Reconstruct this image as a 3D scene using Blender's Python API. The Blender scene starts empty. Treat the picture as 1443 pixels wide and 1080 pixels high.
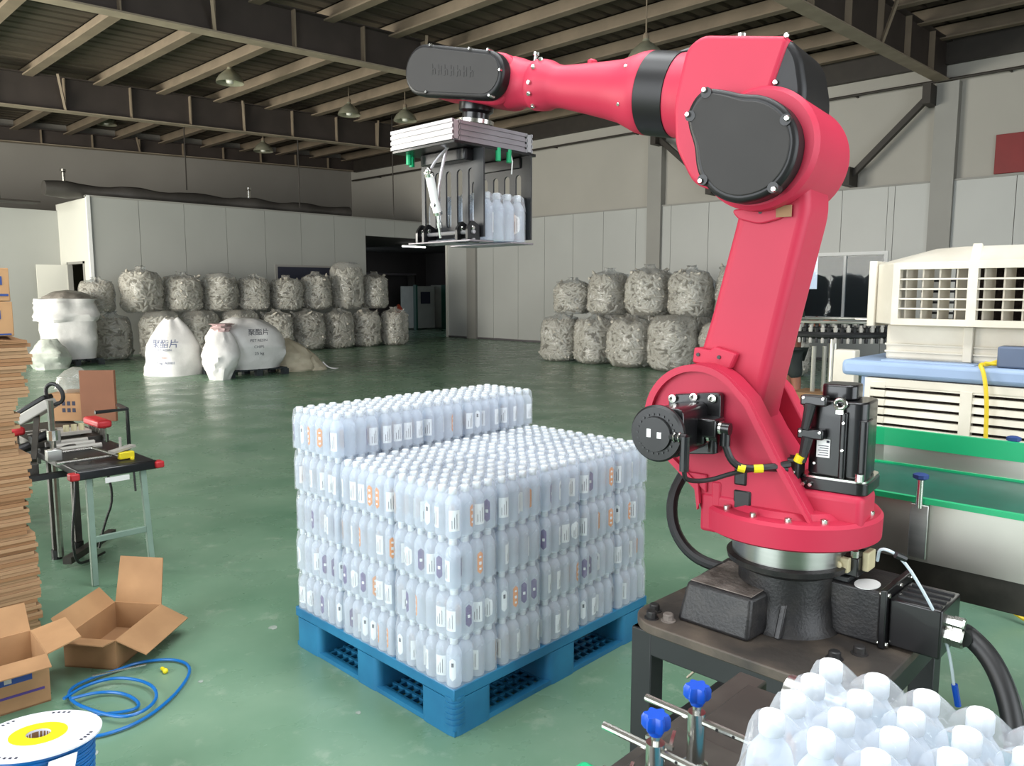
import bpy, math, random
from mathutils import Matrix, Vector, noise
from mathutils.bvhtree import BVHTree

random.seed(7)
sc = bpy.context.scene
COL = sc.collection
R = math.radians
PI = math.pi

# ------------------------------------------------------------------ camera
# world: floor z=0, +X runs to the right-hand back of the hall, +Y to the left-hand back
CAM_H, PITCH, HEAD, FPX = 1.65, R(6.8), R(44.0), 1090.0
cam = bpy.data.cameras.new('camera')
cam.sensor_fit = 'HORIZONTAL'
cam.sensor_width = 36.0
cam.lens = 36.0 * FPX / 1443.0
cam.clip_end = 200
camo = bpy.data.objects.new('camera', cam)
COL.objects.link(camo)
camo.location = (0, 0, CAM_H)
camo.rotation_euler = (R(90) - PITCH, 0, HEAD - R(90))
sc.camera = camo

# ------------------------------------------------------------------ world, daylight, exposure
world = bpy.data.worlds.new('overcast_sky')
sc.world = world
world.use_nodes = True
bg = world.node_tree.nodes['Background']
bg.inputs[0].default_value = (0.80, 0.90, 1.0, 1)
bg.inputs[1].default_value = 1.6


def daylight(name, loc, rot, sx, sy, power, color=(0.93, 0.97, 1.0)):
    l = bpy.data.lights.new(name, 'AREA')
    l.shape = 'RECTANGLE'
    l.size, l.size_y = sx, sy
    l.energy = power
    l.color = color
    o = bpy.data.objects.new(name, l)
    COL.objects.link(o)
    o.location = loc
    o.rotation_euler = rot
    return o


# daylight through the shutter doors in the left-hand wall (x = -5) and in the wall behind the camera (y = -6)
daylight('shutter_daylight_far', (-4.9, 15.5, 2.3), (0, R(-90), 0), 4.2, 9.0, 2500, (1.0, 0.96, 0.86))
daylight('shutter_daylight_near', (-4.9, 3.2, 3.0), (0, R(-90), 0), 5.6, 6.0, 620, (0.95, 0.98, 1.0))
daylight('entrance_daylight', (3.5, -5.9, 3.0), (R(90), 0, 0), 9.0, 5.6, 560, (0.95, 0.98, 1.0))
# two unseen roof strips added to light the working bay from above
daylight('added_roof_light', (0.6, 1.5, 5.98), (0, 0, 0), 1.1, 5.6, 225, (0.95, 0.98, 1.0))
daylight('added_roof_light', (2.9, 1.5, 6.02), (0, 0, 0), 1.1, 5.6, 225, (0.95, 0.98, 1.0))
sc.view_settings.view_transform = 'Standard'
sc.view_settings.look = 'None'
sc.view_settings.gamma = 1.0
sc.view_settings.use_curve_mapping = False
sc.view_settings.exposure = 0.0
try:
    sc.cycles.use_denoising = True
    sc.cycles.max_bounces = 10
    sc.cycles.diffuse_bounces = 4
    sc.cycles.glossy_bounces = 4
    sc.cycles.transparent_max_bounces = 40
    sc.cycles.sample_clamp_indirect = 4.0
except Exception:
    pass


# ------------------------------------------------------------------ pixel helper (1443 x 1080 photograph): a point at a forward distance
def at(px, py, d):
    cp, sp = math.cos(PITCH), math.sin(PITCH)
    r, v = (px - 721.5) / FPX, (py - 540) / FPX
    f = cp - sp * v
    u = -(sp + cp * v)
    k = d / f
    return Vector(((f * math.cos(HEAD) + r * math.sin(HEAD)) * k, (f * math.sin(HEAD) - r * math.cos(HEAD)) * k, CAM_H + u * k))


# ------------------------------------------------------------------ materials
def lin(c):
    return tuple(((x / 255) / 12.92 if x / 255 <= 0.04045 else ((x / 255 + 0.055) / 1.055) ** 2.4) for x in c) + (1.0,)


MATS = {}


def mat(name, rgb, rough=0.5, metal=0.0, var=0.12, scale=6.0, bump=0.0, bscale=30.0, coat=0.0, spec=0.5, dark=None, emit=0.0, stretch=None, lo=0.4, hi=0.7):
    """Principled surface; base colour wanders between rgb and dark with object-space noise, optional noise bump."""
    m = bpy.data.materials.new(name)
    m.use_nodes = True
    nt = m.node_tree
    b = nt.nodes['Principled BSDF']
    b.inputs['Roughness'].default_value = rough
    b.inputs['Metallic'].default_value = metal
    b.inputs['Specular IOR Level'].default_value = spec
    b.inputs['Coat Weight'].default_value = coat
    tc = nt.nodes.new('ShaderNodeTexCoord')
    mp = nt.nodes.new('ShaderNodeMapping')
    nt.links.new(tc.outputs['Object'], mp.inputs[0])
    if stretch:
        mp.inputs['Scale'].default_value = stretch
    c1 = lin(rgb)
    c2 = lin(dark) if dark else tuple(x * (1 - var * 2) for x in c1[:3]) + (1,)
    if var > 0 or dark:
        n = nt.nodes.new('ShaderNodeTexNoise')
        n.inputs['Scale'].default_value = scale
        n.inputs['Detail'].default_value = 5
        nt.links.new(mp.outputs[0], n.inputs['Vector'])
        cr = nt.nodes.new('ShaderNodeValToRGB')
        cr.color_ramp.elements[0].position = lo
        cr.color_ramp.elements[1].position = hi
        cr.color_ramp.elements[0].color = c2
        cr.color_ramp.elements[1].color = c1
        nt.links.new(n.outputs['Fac'], cr.inputs[0])
        nt.links.new(cr.outputs[0], b.inputs['Base Color'])
    else:
        b.inputs['Base Color'].default_value = c1
    if bump > 0:
        n2 = nt.nodes.new('ShaderNodeTexNoise')
        n2.inputs['Scale'].default_value = bscale
        n2.inputs['Detail'].default_value = 3
        nt.links.new(mp.outputs[0], n2.inputs['Vector'])
        bp = nt.nodes.new('ShaderNodeBump')
        bp.inputs['Strength'].default_value = bump
        bp.inputs['Distance'].default_value = 0.02
        nt.links.new(n2.outputs['Fac'], bp.inputs['Height'])
        nt.links.new(bp.outputs[0], b.inputs['Normal'])
    if emit:
        b.inputs['Emission Color'].default_value = c1
        b.inputs['Emission Strength'].default_value = emit
    MATS[name] = m
    return m


def clear_mat(name, rgb, through, rough=0.12, bump=0.0, bscale=20.0, tint=(246, 250, 254), voronoi=False, transl=0.0, edge=None):
    """Clear plastic: part of the light passes straight through, the rest meets a glossy pale surface."""
    m = mat(name, rgb, rough, 0, 0.0)
    nt = m.node_tree
    b = nt.nodes['Principled BSDF']
    out = nt.nodes['Material Output']
    tr = nt.nodes.new('ShaderNodeBsdfTransparent')
    tr.inputs[0].default_value = lin(tint)
    mix = nt.nodes.new('ShaderNodeMixShader')
    surf = b.outputs[0]
    if transl:
        tl = nt.nodes.new('ShaderNodeBsdfTranslucent')
        tl.inputs[0].default_value = lin(rgb)
        mx = nt.nodes.new('ShaderNodeMixShader')
        mx.inputs[0].default_value = transl
        nt.links.new(b.outputs[0], mx.inputs[1])
        nt.links.new(tl.outputs[0], mx.inputs[2])
        surf = mx.outputs[0]
    if edge:
        lw = nt.nodes.new('ShaderNodeLayerWeight')
        lw.inputs['Blend'].default_value = 0.35
        mr = nt.nodes.new('ShaderNodeMapRange')
        mr.inputs['To Min'].default_value = 1 - through
        mr.inputs['To Max'].default_value = edge
        nt.links.new(lw.outputs['Facing'], mr.inputs[0])
        nt.links.new(mr.outputs[0], mix.inputs[0])
    else:
        mix.inputs[0].default_value = 1 - through
    nt.links.new(tr.outputs[0], mix.inputs[1])
    nt.links.new(surf, mix.inputs[2])
    nt.links.new(mix.outputs[0], out.inputs[0])
    if bump:
        tc = nt.nodes.new('ShaderNodeTexCoord')
        n = nt.nodes.new('ShaderNodeTexVoronoi' if voronoi else 'ShaderNodeTexNoise')
        n.inputs['Scale'].default_value = bscale
        nt.links.new(tc.outputs['Object'], n.inputs['Vector'])
        bp = nt.nodes.new('ShaderNodeBump')
        bp.inputs['Strength'].default_value = bump
        bp.inputs['Distance'].default_value = 0.03
        nt.links.new(n.outputs[0], bp.inputs['Height'])
        nt.links.new(bp.outputs[0], b.inputs['Normal'])
    return m


PINK = mat('robot_red_paint', (188, 46, 72), 0.5, 0, 0.03, 3, spec=0.32)
BLACKP = mat('black_plastic_cover', (24, 23, 24), 0.42, 0, 0.05, 8, spec=0.35)
GREYP = mat('dark_grey_cover_face', (58, 56, 55), 0.65, 0, 0.04, 8, spec=0.25)
BLACKM = mat('black_motor_enamel', (20, 19, 21), 0.28, 0, 0.1, 8, coat=0.2)
STEEL = mat('machined_steel', (190, 190, 186), 0.28, 1.0, 0.08, 3, stretch=(1, 1, 12))
CHROME = mat('bright_zinc', (215, 214, 208), 0.22, 1.0, 0.05, 10)
ALU = mat('anodised_aluminium', (176, 174, 176), 0.42, 0.8, 0.04, 10)
ALUD = mat('grey_aluminium_side', (150, 144, 148), 0.42, 0.7, 0.05, 10)
FRAMEB = mat('black_frame_paint', (38, 39, 41), 0.42, 0, 0.1, 5)
CAST = mat('black_cast_iron', (30, 29, 30), 0.45, 0, 0.1, 14, bump=0.10, bscale=110, dark=(50, 47, 45), lo=0.28, hi=0.55)
DUSTY = mat('dusty_base_plate', (104, 92, 80), 0.6, 0, 0.1, 5, dark=(54, 49, 45), bump=0.1, bscale=40)
WORN = mat('worn_scuffed_paint', (150, 140, 132), 0.6, 0, 0.1, 9, dark=(84, 76, 70), bump=0.3, bscale=50)
RUBBER = mat('black_rubber', (26, 26, 27), 0.45, 0, 0.05, 8)
BLUEKNOB = mat('blue_knob_plastic', (12, 78, 190), 0.35, 0, 0.04, 8)
WHITE = mat('white_print', (238, 238, 236), 0.5, 0, 0.02, 8)
YELLOW = mat('yellow_plastic', (232, 212, 30), 0.45, 0, 0.06, 8)
ORANGE = mat('orange_print', (232, 140, 40), 0.5, 0, 0.05, 12)
PURPLE = mat('purple_print', (74, 52, 122), 0.5, 0, 0.06, 12)
INKD = mat('dark_ink', (44, 46, 62), 0.7, 0, 0.05, 8)
PALBLUE = mat('blue_pallet_plastic', (44, 128, 168), 0.45, 0, 0.1, 3, dark=(32, 102, 142))
CARD = mat('cardboard', (172, 132, 92), 0.8, 0, 0.06, 4, dark=(152, 114, 78))
CARDD = mat('cardboard_inside', (146, 108, 74), 0.85, 0, 0.06, 4)
CARDE = mat('cardboard_edges', (166, 132, 98), 0.85, 0, 0.08, 3, dark=(146, 114, 84))
PRINTB = mat('blue_carton_print', (34, 62, 122), 0.7, 0, 0.05, 8)
TUBEB = mat('blue_air_tube', (18, 104, 176), 0.3, 0, 0.05, 8)
SPOOLW = mat('white_spool_plastic', (234, 234, 244), 0.4, 0, 0.02, 8)
SACK = mat('white_woven_sack', (232, 230, 228), 0.6, 0, 0.05, 4, bump=0.35, bscale=8)
SACKC = mat('cream_sack', (206, 196, 172), 0.65, 0, 0.08, 4, bump=0.35, bscale=9)
DARKPAL = mat('dark_pallet_plastic', (44, 50, 54), 0.6, 0, 0.1, 6)
PANELW = mat('white_sandwich_panel', (172, 173, 168), 0.42, 0, 0.03, 0.6)
PANELR = mat('white_return_panel', (228, 226, 216), 0.45, 0, 0.02, 0.6)
PAINTR = mat('painted_wall_lit', (180, 176, 167), 0.75, 0, 0.04, 0.5)  # wall paint made paler here, standing in for the stronger light on this side
PANELD = mat('sandwich_panel_lit', (190, 191, 187), 0.42, 0, 0.03, 0.6)  # lighter copy of the panel, the extra light put into its colour
PAINTW = mat('painted_wall', (150, 145, 137), 0.75, 0, 0.05, 0.5)
COLP = mat('painted_column', (158, 156, 150), 0.6, 0, 0.04, 1)
BEAMD = mat('dark_steel_beam', (70, 61, 56), 0.6, 0, 0.12, 2)
FLANGE = mat('dusty_beam_flange', (160, 146, 126), 0.7, 0, 0.1, 3)
PURL = mat('dusty_purlin', (136, 121, 102), 0.7, 0, 0.1, 2)
ROOFM = mat('roof_sheet', (92, 82, 69), 0.7, 0, 0.18, 1.2, stretch=(0.4, 3, 1))
DARKST = mat('dark_brace_steel', (56, 50, 44), 0.6, 0, 0.1, 4)
DUCT = mat('dark_foil_duct', (92, 88, 84), 0.45, 0.2, 0.2, 1.5, bump=0.6, bscale=3)
LAMPM = mat('lamp_bell_aluminium', (186, 184, 160), 0.35, 0.6, 0.08, 6)
LAMPW = mat('lamp_bulb_glass', (225, 225, 210), 0.3, 0, 0.02, 6)
REDSIGN = mat('dark_red_sign', (138, 34, 34), 0.55, 0, 0.05, 3)
COOLW = mat('cooler_white_plastic', (226, 220, 206), 0.45, 0, 0.05, 3, dark=(206, 198, 182))
COOLB = mat('cooler_blue_plastic', (150, 172, 204), 0.45, 0, 0.08, 2)
COOLD = mat('cooler_dark_blue_base', (92, 106, 132), 0.5, 0, 0.1, 2)
PADB = mat('dark_cooling_pad', (52, 40, 34), 0.9, 0, 0.3, 30, bump=0.6, bscale=60)
GREENC = mat('green_conveyor_plastic', (24, 182, 120), 0.38, 0, 0.05, 5)
BELTG = mat('dark_green_belt', (26, 92, 78), 0.4, 0, 0.15, 6)
STAIN = mat('stainless_sheet', (196, 194, 184), 0.3, 0.75, 0.08, 1.5)
TEAL = mat('teal_belt', (38, 110, 128), 0.5, 0, 0.1, 6)
GREENLEG = mat('grey_green_leg_paint', (140, 164, 150), 0.5, 0, 0.08, 5)
REDB = mat('red_drive_belt', (198, 40, 48), 0.5, 0, 0.12, 10)
DARKM = mat('grimy_machine_steel', (74, 70, 64), 0.5, 0.3, 0.25, 8)
GREYBOX = mat('grey_control_box', (168, 164, 156), 0.5, 0, 0.05, 5)
SKIN = mat('skin', (150, 98, 76), 0.55, 0, 0.05, 8)
SHIRT = mat('dark_green_shirt', (26, 62, 44), 0.8, 0, 0.1, 6, bump=0.3, bscale=14)
SHORTS = mat('dark_shorts', (40, 46, 44), 0.8, 0, 0.1, 6, bump=0.3, bscale=14)
HAIR = mat('black_hair', (22, 20, 20), 0.6, 0, 0.1, 20)
YWIRE = mat('yellow_wire', (220, 190, 40), 0.45, 0, 0.04, 8)
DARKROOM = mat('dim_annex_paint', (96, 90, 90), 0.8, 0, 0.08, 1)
MACHW = mat('pale_machine_cabinet', (176, 178, 170), 0.5, 0, 0.06, 3)
MACHG = mat('dark_green_machine', (32, 92, 76), 0.5, 0, 0.06, 3)
TUBELIGHT = mat('lit_fluorescent_tube', (255, 255, 250), 0.4, 0, 0.0, emit=6.0)
CREAMP = mat('cream_connector_plastic', (206, 196, 158), 0.4, 0, 0.05, 10)
CARTON2 = mat('brown_wood_block', (150, 112, 76), 0.8, 0, 0.12, 6, stretch=(1, 1, 6))
CAPW = mat('white_cap', (228, 231, 232), 0.35, 0, 0.02, 8)
BOTTLE = clear_mat('clear_bottle_plastic', (242, 246, 252), 0.52, 0.08, edge=0.70, transl=0.38)
FILM = clear_mat('shrink_film', (246, 248, 251), 0.84, 0.10, bump=0.4, bscale=22, edge=0.4)
BAGF = clear_mat('clear_bag_film', (208, 202, 190), 0.74, 0.15, bump=0.7, bscale=7, voronoi=False, edge=0.5)
PETW = clear_mat('empty_pet_bottle', (206, 199, 186), 0.12, 0.15)
GLASS = clear_mat('window_glass', (60, 70, 72), 0.75, 0.03)
AIRTUBE = clear_mat('clear_air_tube', (214, 226, 232), 0.3, 0.15)


def floor_material():
    m = bpy.data.materials.new('green_epoxy_floor')
    m.use_nodes = True
    nt = m.node_tree
    b = nt.nodes['Principled BSDF']
    tc = nt.nodes.new('ShaderNodeTexCoord')

    def nz(scale, detail, rough=0.55):
        n = nt.nodes.new('ShaderNodeTexNoise')
        n.inputs['Scale'].default_value = scale
        n.inputs['Detail'].default_value = detail
        n.inputs['Roughness'].default_value = rough
        nt.links.new(tc.outputs['Object'], n.inputs['Vector'])
        return n

    def ramp(src, p0, c0, p1, c1):
        r = nt.nodes.new('ShaderNodeValToRGB')
        r.color_ramp.elements[0].position, r.color_ramp.elements[0].color = p0, c0
        r.color_ramp.elements[1].position, r.color_ramp.elements[1].color = p1, c1
        nt.links.new(src, r.inputs[0])
        return r
    base = ramp(nz(1.1, 6).outputs['Fac'], 0.32, lin((90, 126, 101)), 0.70, lin((122, 150, 126)))
    scuff = ramp(nz(5.5, 9, 0.7).outputs['Fac'], 0.57, (0, 0, 0, 1), 0.80, (0.6, 0.6, 0.6, 1))
    mx = nt.nodes.new('ShaderNodeMix')
    mx.data_type = 'RGBA'
    nt.links.new(scuff.outputs[0], mx.inputs[0])
    nt.links.new(base.outputs[0], mx.inputs[6])
    mx.inputs[7].default_value = lin((172, 182, 164))
    nt.links.new(mx.outputs[2], b.inputs['Base Color'])
    rr = ramp(nz(2.3, 5).outputs['Fac'], 0.3, (0.20, 0.20, 0.20, 1), 0.75, (0.40, 0.40, 0.40, 1))
    nt.links.new(rr.outputs[0], b.inputs['Roughness'])
    b.inputs['Specular IOR Level'].default_value = 0.5
    bp = nt.nodes.new('ShaderNodeBump')
    bp.inputs['Strength'].default_value = 0.06
    nt.links.new(nz(3.0, 4).outputs['Fac'], bp.inputs['Height'])
    nt.links.new(bp.outputs[0], b.inputs['Normal'])
    return m


FLOORM = floor_material()


# ------------------------------------------------------------------ mesh builder
class MB:
    def __init__(self, M=None):
        self.v, self.f, self.mi, self.M = [], [], [], M
        self.cur = 0

    def add(self, vs, fs, M=None):
        b = len(self.v)
        for p in vs:
            p = Vector(p)
            if M is not None:
                p = M @ p
            if self.M is not None:
                p = self.M @ p
            self.v.append(p)
        for f in fs:
            self.f.append([b + i for i in f])
            self.mi.append(self.cur)
        return self

    def box(self, x0, x1, y0, y1, z0, z1, M=None):
        vs = [(x, y, z) for z in (z0, z1) for y in (y0, y1) for x in (x0, x1)]
        return self.add(vs, [(0, 2, 3, 1), (4, 5, 7, 6), (0, 1, 5, 4), (2, 6, 7, 3), (0, 4, 6, 2), (1, 3, 7, 5)], M)

    def cbox(self, c, s, M=None):
        return self.box(c[0] - s[0] / 2, c[0] + s[0] / 2, c[1] - s[1] / 2, c[1] + s[1] / 2, c[2] - s[2] / 2, c[2] + s[2] / 2, M)

    def bar(self, p0, p1, w, h, up=(0, 0, 1)):
        """rectangular bar from p0 to p1, w across, h along up"""
        p0, p1 = Vector(p0), Vector(p1)
        d = (p1 - p0).normalized()
        u = Vector(up)
        if abs(d.dot(u)) > 0.98:
            u = Vector((1, 0, 0))
        s = d.cross(u).normalized()
        u = s.cross(d)
        vs = []
        for p in (p0, p1):
            for a, b in ((-1, -1), (1, -1), (1, 1), (-1, 1)):
                vs.append(p + s * (a * w / 2) + u * (b * h / 2))
        return self.add(vs, [(3, 2, 1, 0), (4, 5, 6, 7), (0, 1, 5, 4), (1, 2, 6, 5), (2, 3, 7, 6), (3, 0, 4, 7)])

    def lathe(self, prof, p0=(0, 0, 0), axis=(0, 0, 1), n=20, cap=True, sy=1.0):
        """profile [(r, h)...] turned about axis from p0"""
        a = Vector(axis).normalized()
        u = a.orthogonal().normalized() if abs(a.z) < 0.999 else Vector((1, 0, 0))
        w = a.cross(u)
        p0 = Vector(p0)
        vs, fs = [], []
        for r, h in prof:
            for k in range(n):
                t = 2 * PI * k / n
                vs.append(p0 + a * h + u * (r * math.cos(t)) + w * (r * sy * math.sin(t)))
        m = len(prof)
        for i in range(m - 1):
            for k in range(n):
                k2 = (k + 1) % n
                fs.append((i * n + k, i * n + k2, (i + 1) * n + k2, (i + 1) * n + k))
        if cap:
            if prof[0][0] > 1e-6:
                fs.append(tuple(reversed(range(n))))
            if prof[-1][0] > 1e-6:
                fs.append(tuple(range((m - 1) * n, m * n)))
        return self.add(vs, fs)

    def cyl(self, p0, p1, r0, r1=None, n=14):
        p0, p1 = Vector(p0), Vector(p1)
        d = p1 - p0
        return self.lathe([(r0, 0), (r0 if r1 is None else r1, d.length)], p0, d, n)

    def tube(self, pts, r, n=8, smooth=0):
        pts = [Vector(p) for p in pts]
        for _ in range(smooth):
            q = [pts[0]]
            for a, b in zip(pts[:-1], pts[1:]):
                q += [a * 0.75 + b * 0.25, a * 0.25 + b * 0.75]
            q.append(pts[-1])
            pts = q
        vs, fs = [], []
        t = (pts[1] - pts[0]).normalized()
        u = t.orthogonal().normalized()
        for i, p in enumerate(pts):
            if 0 < i < len(pts) - 1:
                t2 = (pts[i + 1] - pts[i - 1]).normalized()
            elif i == 0:
                t2 = (pts[1] - pts[0]).normalized()
            else:
                t2 = (pts[-1] - pts[-2]).normalized()
            u = (u - t2 * u.dot(t2)).normalized()
            w = t2.cross(u)
            rr = r[i] if isinstance(r, (list, tuple)) else r
            for k in range(n):
                a = 2 * PI * k / n
                vs.append(p + u * (rr * math.cos(a)) + w * (rr * math.sin(a)))
        for i in range(len(pts) - 1):
            for k in range(n):
                k2 = (k + 1) % n
                fs.append((i * n + k, i * n + k2, (i + 1) * n + k2, (i + 1) * n + k))
        fs.append(tuple(reversed(range(n))))
        fs.append(tuple(range((len(pts) - 1) * n, len(pts) * n)))
        return self.add(vs, fs)

    def prism(self, poly, h0, h1, M=None, inset=0.0):
        """polygon [(a,b)] in the local xz plane, extruded along y from h0 to h1 (inset shrinks the h1 end)"""
        n = len(poly)
        cx = sum(p[0] for p in poly) / n
        cz = sum(p[1] for p in poly) / n
        k = 1 - inset
        vs = [(p[0], h0, p[1]) for p in poly] + [(cx + (p[0] - cx) * k, h1, cz + (p[1] - cz) * k) for p in poly]
        area = sum(poly[i][0] * poly[(i + 1) % n][1] - poly[(i + 1) % n][0] * poly[i][1] for i in range(n))
        fs = [tuple(range(n)), tuple(range(2 * n - 1, n - 1, -1))]
        fs += [(i, n + i, n + (i + 1) % n, (i + 1) % n) for i in range(n)]
        if (area > 0) == (h1 > h0):
            pass
        else:
            fs = [tuple(reversed(f)) for f in fs]
        return self.add(vs, fs, M)

    def sphere(self, c, r, n=12, m=8, s=(1, 1, 1)):
        vs, fs = [], []
        for i in range(m + 1):
            t = PI * i / m
            for k in range(n):
                a = 2 * PI * k / n
                vs.append((c[0] + r * s[0] * math.sin(t) * math.cos(a), c[1] + r * s[1] * math.sin(t) * math.sin(a), c[2] + r * s[2] * math.cos(t)))
        for i in range(m):
            for k in range(n):
                k2 = (k + 1) % n
                fs.append((i * n + k, (i + 1) * n + k, (i + 1) * n + k2, i * n + k2))
        return self.add(vs, fs)

    def torus(self, c, axis, r, rr, n=20, m=8):
        a = Vector(axis).normalized()
        u = a.orthogonal().normalized()
        w = a.cross(u)
        c = Vector(c)
        vs, fs = [], []
        for i in range(n):
            t = 2 * PI * i / n
            d = u * math.cos(t) + w * math.sin(t)
            for k in range(m):
                q = 2 * PI * k / m
                vs.append(c + d * (r + rr * math.cos(q)) + a * (rr * math.sin(q)))
        for i in range(n):
            for k in range(m):
                fs.append((i * m + k, ((i + 1) % n) * m + k, ((i + 1) % n) * m + (k + 1) % m, i * m + (k + 1) % m))
        return self.add(vs, fs)

    def data(self, name, mats, inv=None, smooth=35):
        me = bpy.data.meshes.new(name)
        vs = [tuple(inv @ p) for p in self.v] if inv is not None else [tuple(p) for p in self.v]
        me.from_pydata(vs, [], self.f)
        for m in (mats if isinstance(mats, (list, tuple)) else [mats]):
            me.materials.append(m)
        me.polygons.foreach_set('material_index', self.mi)
        me.update()
        if smooth:
            me.shade_smooth()
            me.set_sharp_from_angle(angle=R(smooth))
        return me


WM = {}     # object name -> world matrix of its origin


def tag(o, label=None, cat=None, group=None, kind=None):
    if label:
        o['label'] = label
    if cat:
        o['category'] = cat
    if group:
        o['group'] = group
    if kind:
        o['kind'] = kind
    return o


def thing(name, label, cat, loc=(0, 0, 0), group=None, rz=0.0):
    o = bpy.data.objects.new(name, None)
    o.empty_display_size = 0.1
    COL.objects.link(o)
    o.location = loc
    o.rotation_euler = (0, 0, rz)
    WM[o.name] = Matrix.Translation(Vector(loc)) @ Matrix.Rotation(rz, 4, 'Z')
    return tag(o, label, cat, group)


def link(name, me, parent=None, M=None):
    o = bpy.data.objects.new(name, me)
    COL.objects.link(o)
    if parent is not None:
        o.parent = parent
    if M is not None:
        o.matrix_local = M
    WM[o.name] = (WM[parent.name] if parent is not None else Matrix()) @ (M if M is not None else Matrix())
    return o


def bevel(o, w, seg=2, ang=35):
    b = o.modifiers.new('bevel', 'BEVEL')
    b.width = w
    b.segments = seg
    b.limit_method = 'ANGLE'
    b.angle_limit = R(ang)
    b.harden_normals = False
    return o


def part(name, mb, m, parent, bev=0.0, smooth=35, seg=2, kind=None, label=None):
    """mb is in world coordinates; the part's origin is its parent's origin"""
    inv = WM[parent.name].inverted() if parent is not None else None
    o = link(name, mb.data(name, m, inv, smooth), parent)
    if bev:
        bevel(o, bev, seg)
    if kind:
        o['kind'] = kind
    if label:
        o['label'] = label
    return o


def solo(name, mb, m, label, cat, origin=None, bev=0.0, smooth=35, group=None, kind=None):
    """a thing that is one mesh, its origin at its base"""
    if origin is None:
        lo = Vector((min(p.x for p in mb.v), min(p.y for p in mb.v), min(p.z for p in mb.v)))
        hi = Vector((max(p.x for p in mb.v), max(p.y for p in mb.v), max(p.z for p in mb.v)))
        origin = ((lo.x + hi.x) / 2, (lo.y + hi.y) / 2, lo.z)
    M = Matrix.Translation(Vector(origin))
    o = link(name, mb.data(name, m, M.inverted(), smooth), None, M)
    if bev:
        bevel(o, bev)
    return tag(o, label, cat, group, kind)


def struct(name, mb, m, parent=None, smooth=0, bev=0.0):
    o = part(name, mb, m, parent, bev, smooth)
    if parent is None:
        o['kind'] = 'structure'
    return o


def text_mb(body, size, M, depth=0.0):
    """flat lettering as mesh, laid into the xz plane of M"""
    cu = bpy.data.curves.new('lettering', 'FONT')
    cu.body = body
    cu.size = size
    cu.align_x = 'CENTER'
    cu.align_y = 'CENTER'
    cu.extrude = depth
    cu.resolution_u = 2
    o = bpy.data.objects.new('lettering', cu)
    COL.objects.link(o)
    dg = bpy.context.evaluated_depsgraph_get()
    me = bpy.data.meshes.new_from_object(o.evaluated_get(dg))
    mb = MB()
    mb.add([(v.co.x, -v.co.z, v.co.y) for v in me.vertices], [tuple(p.vertices) for p in me.polygons], M)
    bpy.data.objects.remove(o)
    bpy.data.curves.remove(cu)
    bpy.data.meshes.remove(me)
    return mb


def rounded(poly, r, n=4):
    """polygon with its corners rounded"""
    out = []
    k = len(poly)
    for i in range(k):
        p0, p, p1 = Vector(poly[i - 1]), Vector(poly[i]), Vector(poly[(i + 1) % k])
        a = (p0 - p)
        b = (p1 - p)
        rr = min(r, a.length * 0.45, b.length * 0.45)
        s, e = p + a.normalized() * rr, p + b.normalized() * rr
        for j in range(n + 1):
            t = j / n
            out.append(tuple(s * (1 - t) ** 2 + p * 2 * t * (1 - t) + e * t ** 2))
    return out


def bolt(mb, p, axis, r=0.009, h=0.009):
    a = Vector(axis).normalized()
    mb.lathe([(r, 0), (r, h * 0.7), (r * 0.75, h)], p, a, 8)

# ================================================================== THE HALL
XR, YB = 18.46, 27.0
XL, YF = -5.0, -6.0
ROOFZ = 6.80
PITCH_R = 0.037         # the roof rises gently towards the right-hand wall


def pitched(mb):
    for p in mb.v:
        p.z += PITCH_R * p.x - 0.39
    return mb


def roof_z(x):
    return ROOFZ + PITCH_R * x - 0.385



fl = MB()
fl.box(XL, 25.0, YF, 30.0, -0.12, 0.0)
struct('floor', fl, FLOORM)

# ceiling: ribbed roof sheet, with its purlins as pieces
ce = MB()
n_rib = int((YB - YF) / 0.36)
prof = []
for k in range(n_rib + 1):
    y = YF + k * 0.36
    prof += [(y, ROOFZ), (y + 0.24, ROOFZ), (y + 0.27, ROOFZ + 0.05), (y + 0.33, ROOFZ + 0.05)]
prof = [p for p in prof if p[0] < YB + 0.2]
vs = [(XL, y, z) for y, z in prof] + [(XR + 0.3, y, z) for y, z in prof]
npf = len(prof)
ce.add(vs, [(i, i + 1, npf + i + 1, npf + i) for i in range(npf - 1)])
ce.box(XL, XR + 0.3, YF, YB + 0.2, ROOFZ + 0.12, ROOFZ + 0.2)
ceiling = struct('ceiling', pitched(ce), ROOFM)
pm = None
for k in range(17):
    x = -4.6 + 1.42 * k
    if pm is None:
        mb = MB()
        mb.box(x - 0.015, x + 0.015, YF, YB, 6.50, 6.79)
        mb.box(x - 0.19, x + 0.015, YF, YB, 6.48, 6.51)
        mb.box(x - 0.015, x + 0.09, YF, YB, 6.77, 6.79)
        pm = part('purlin', pitched(mb), PURL, ceiling)
        px0 = x
    else:
        o = link('purlin', pm.data, ceiling, Matrix.Translation((x - px0, 0, PITCH_R * (x - px0))))

# unseen white panels, not real windows, added over the two roof lights
for k_, (x, y) in enumerate(((0.6, 1.5), (2.9, 1.5))):
    mb = MB(); mb.box(x - 0.62, x + 0.62, y - 2.9, y + 2.9, 6.03, 6.06)
    struct('window_%d' % (3 + k_), mb, WHITE)

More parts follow.
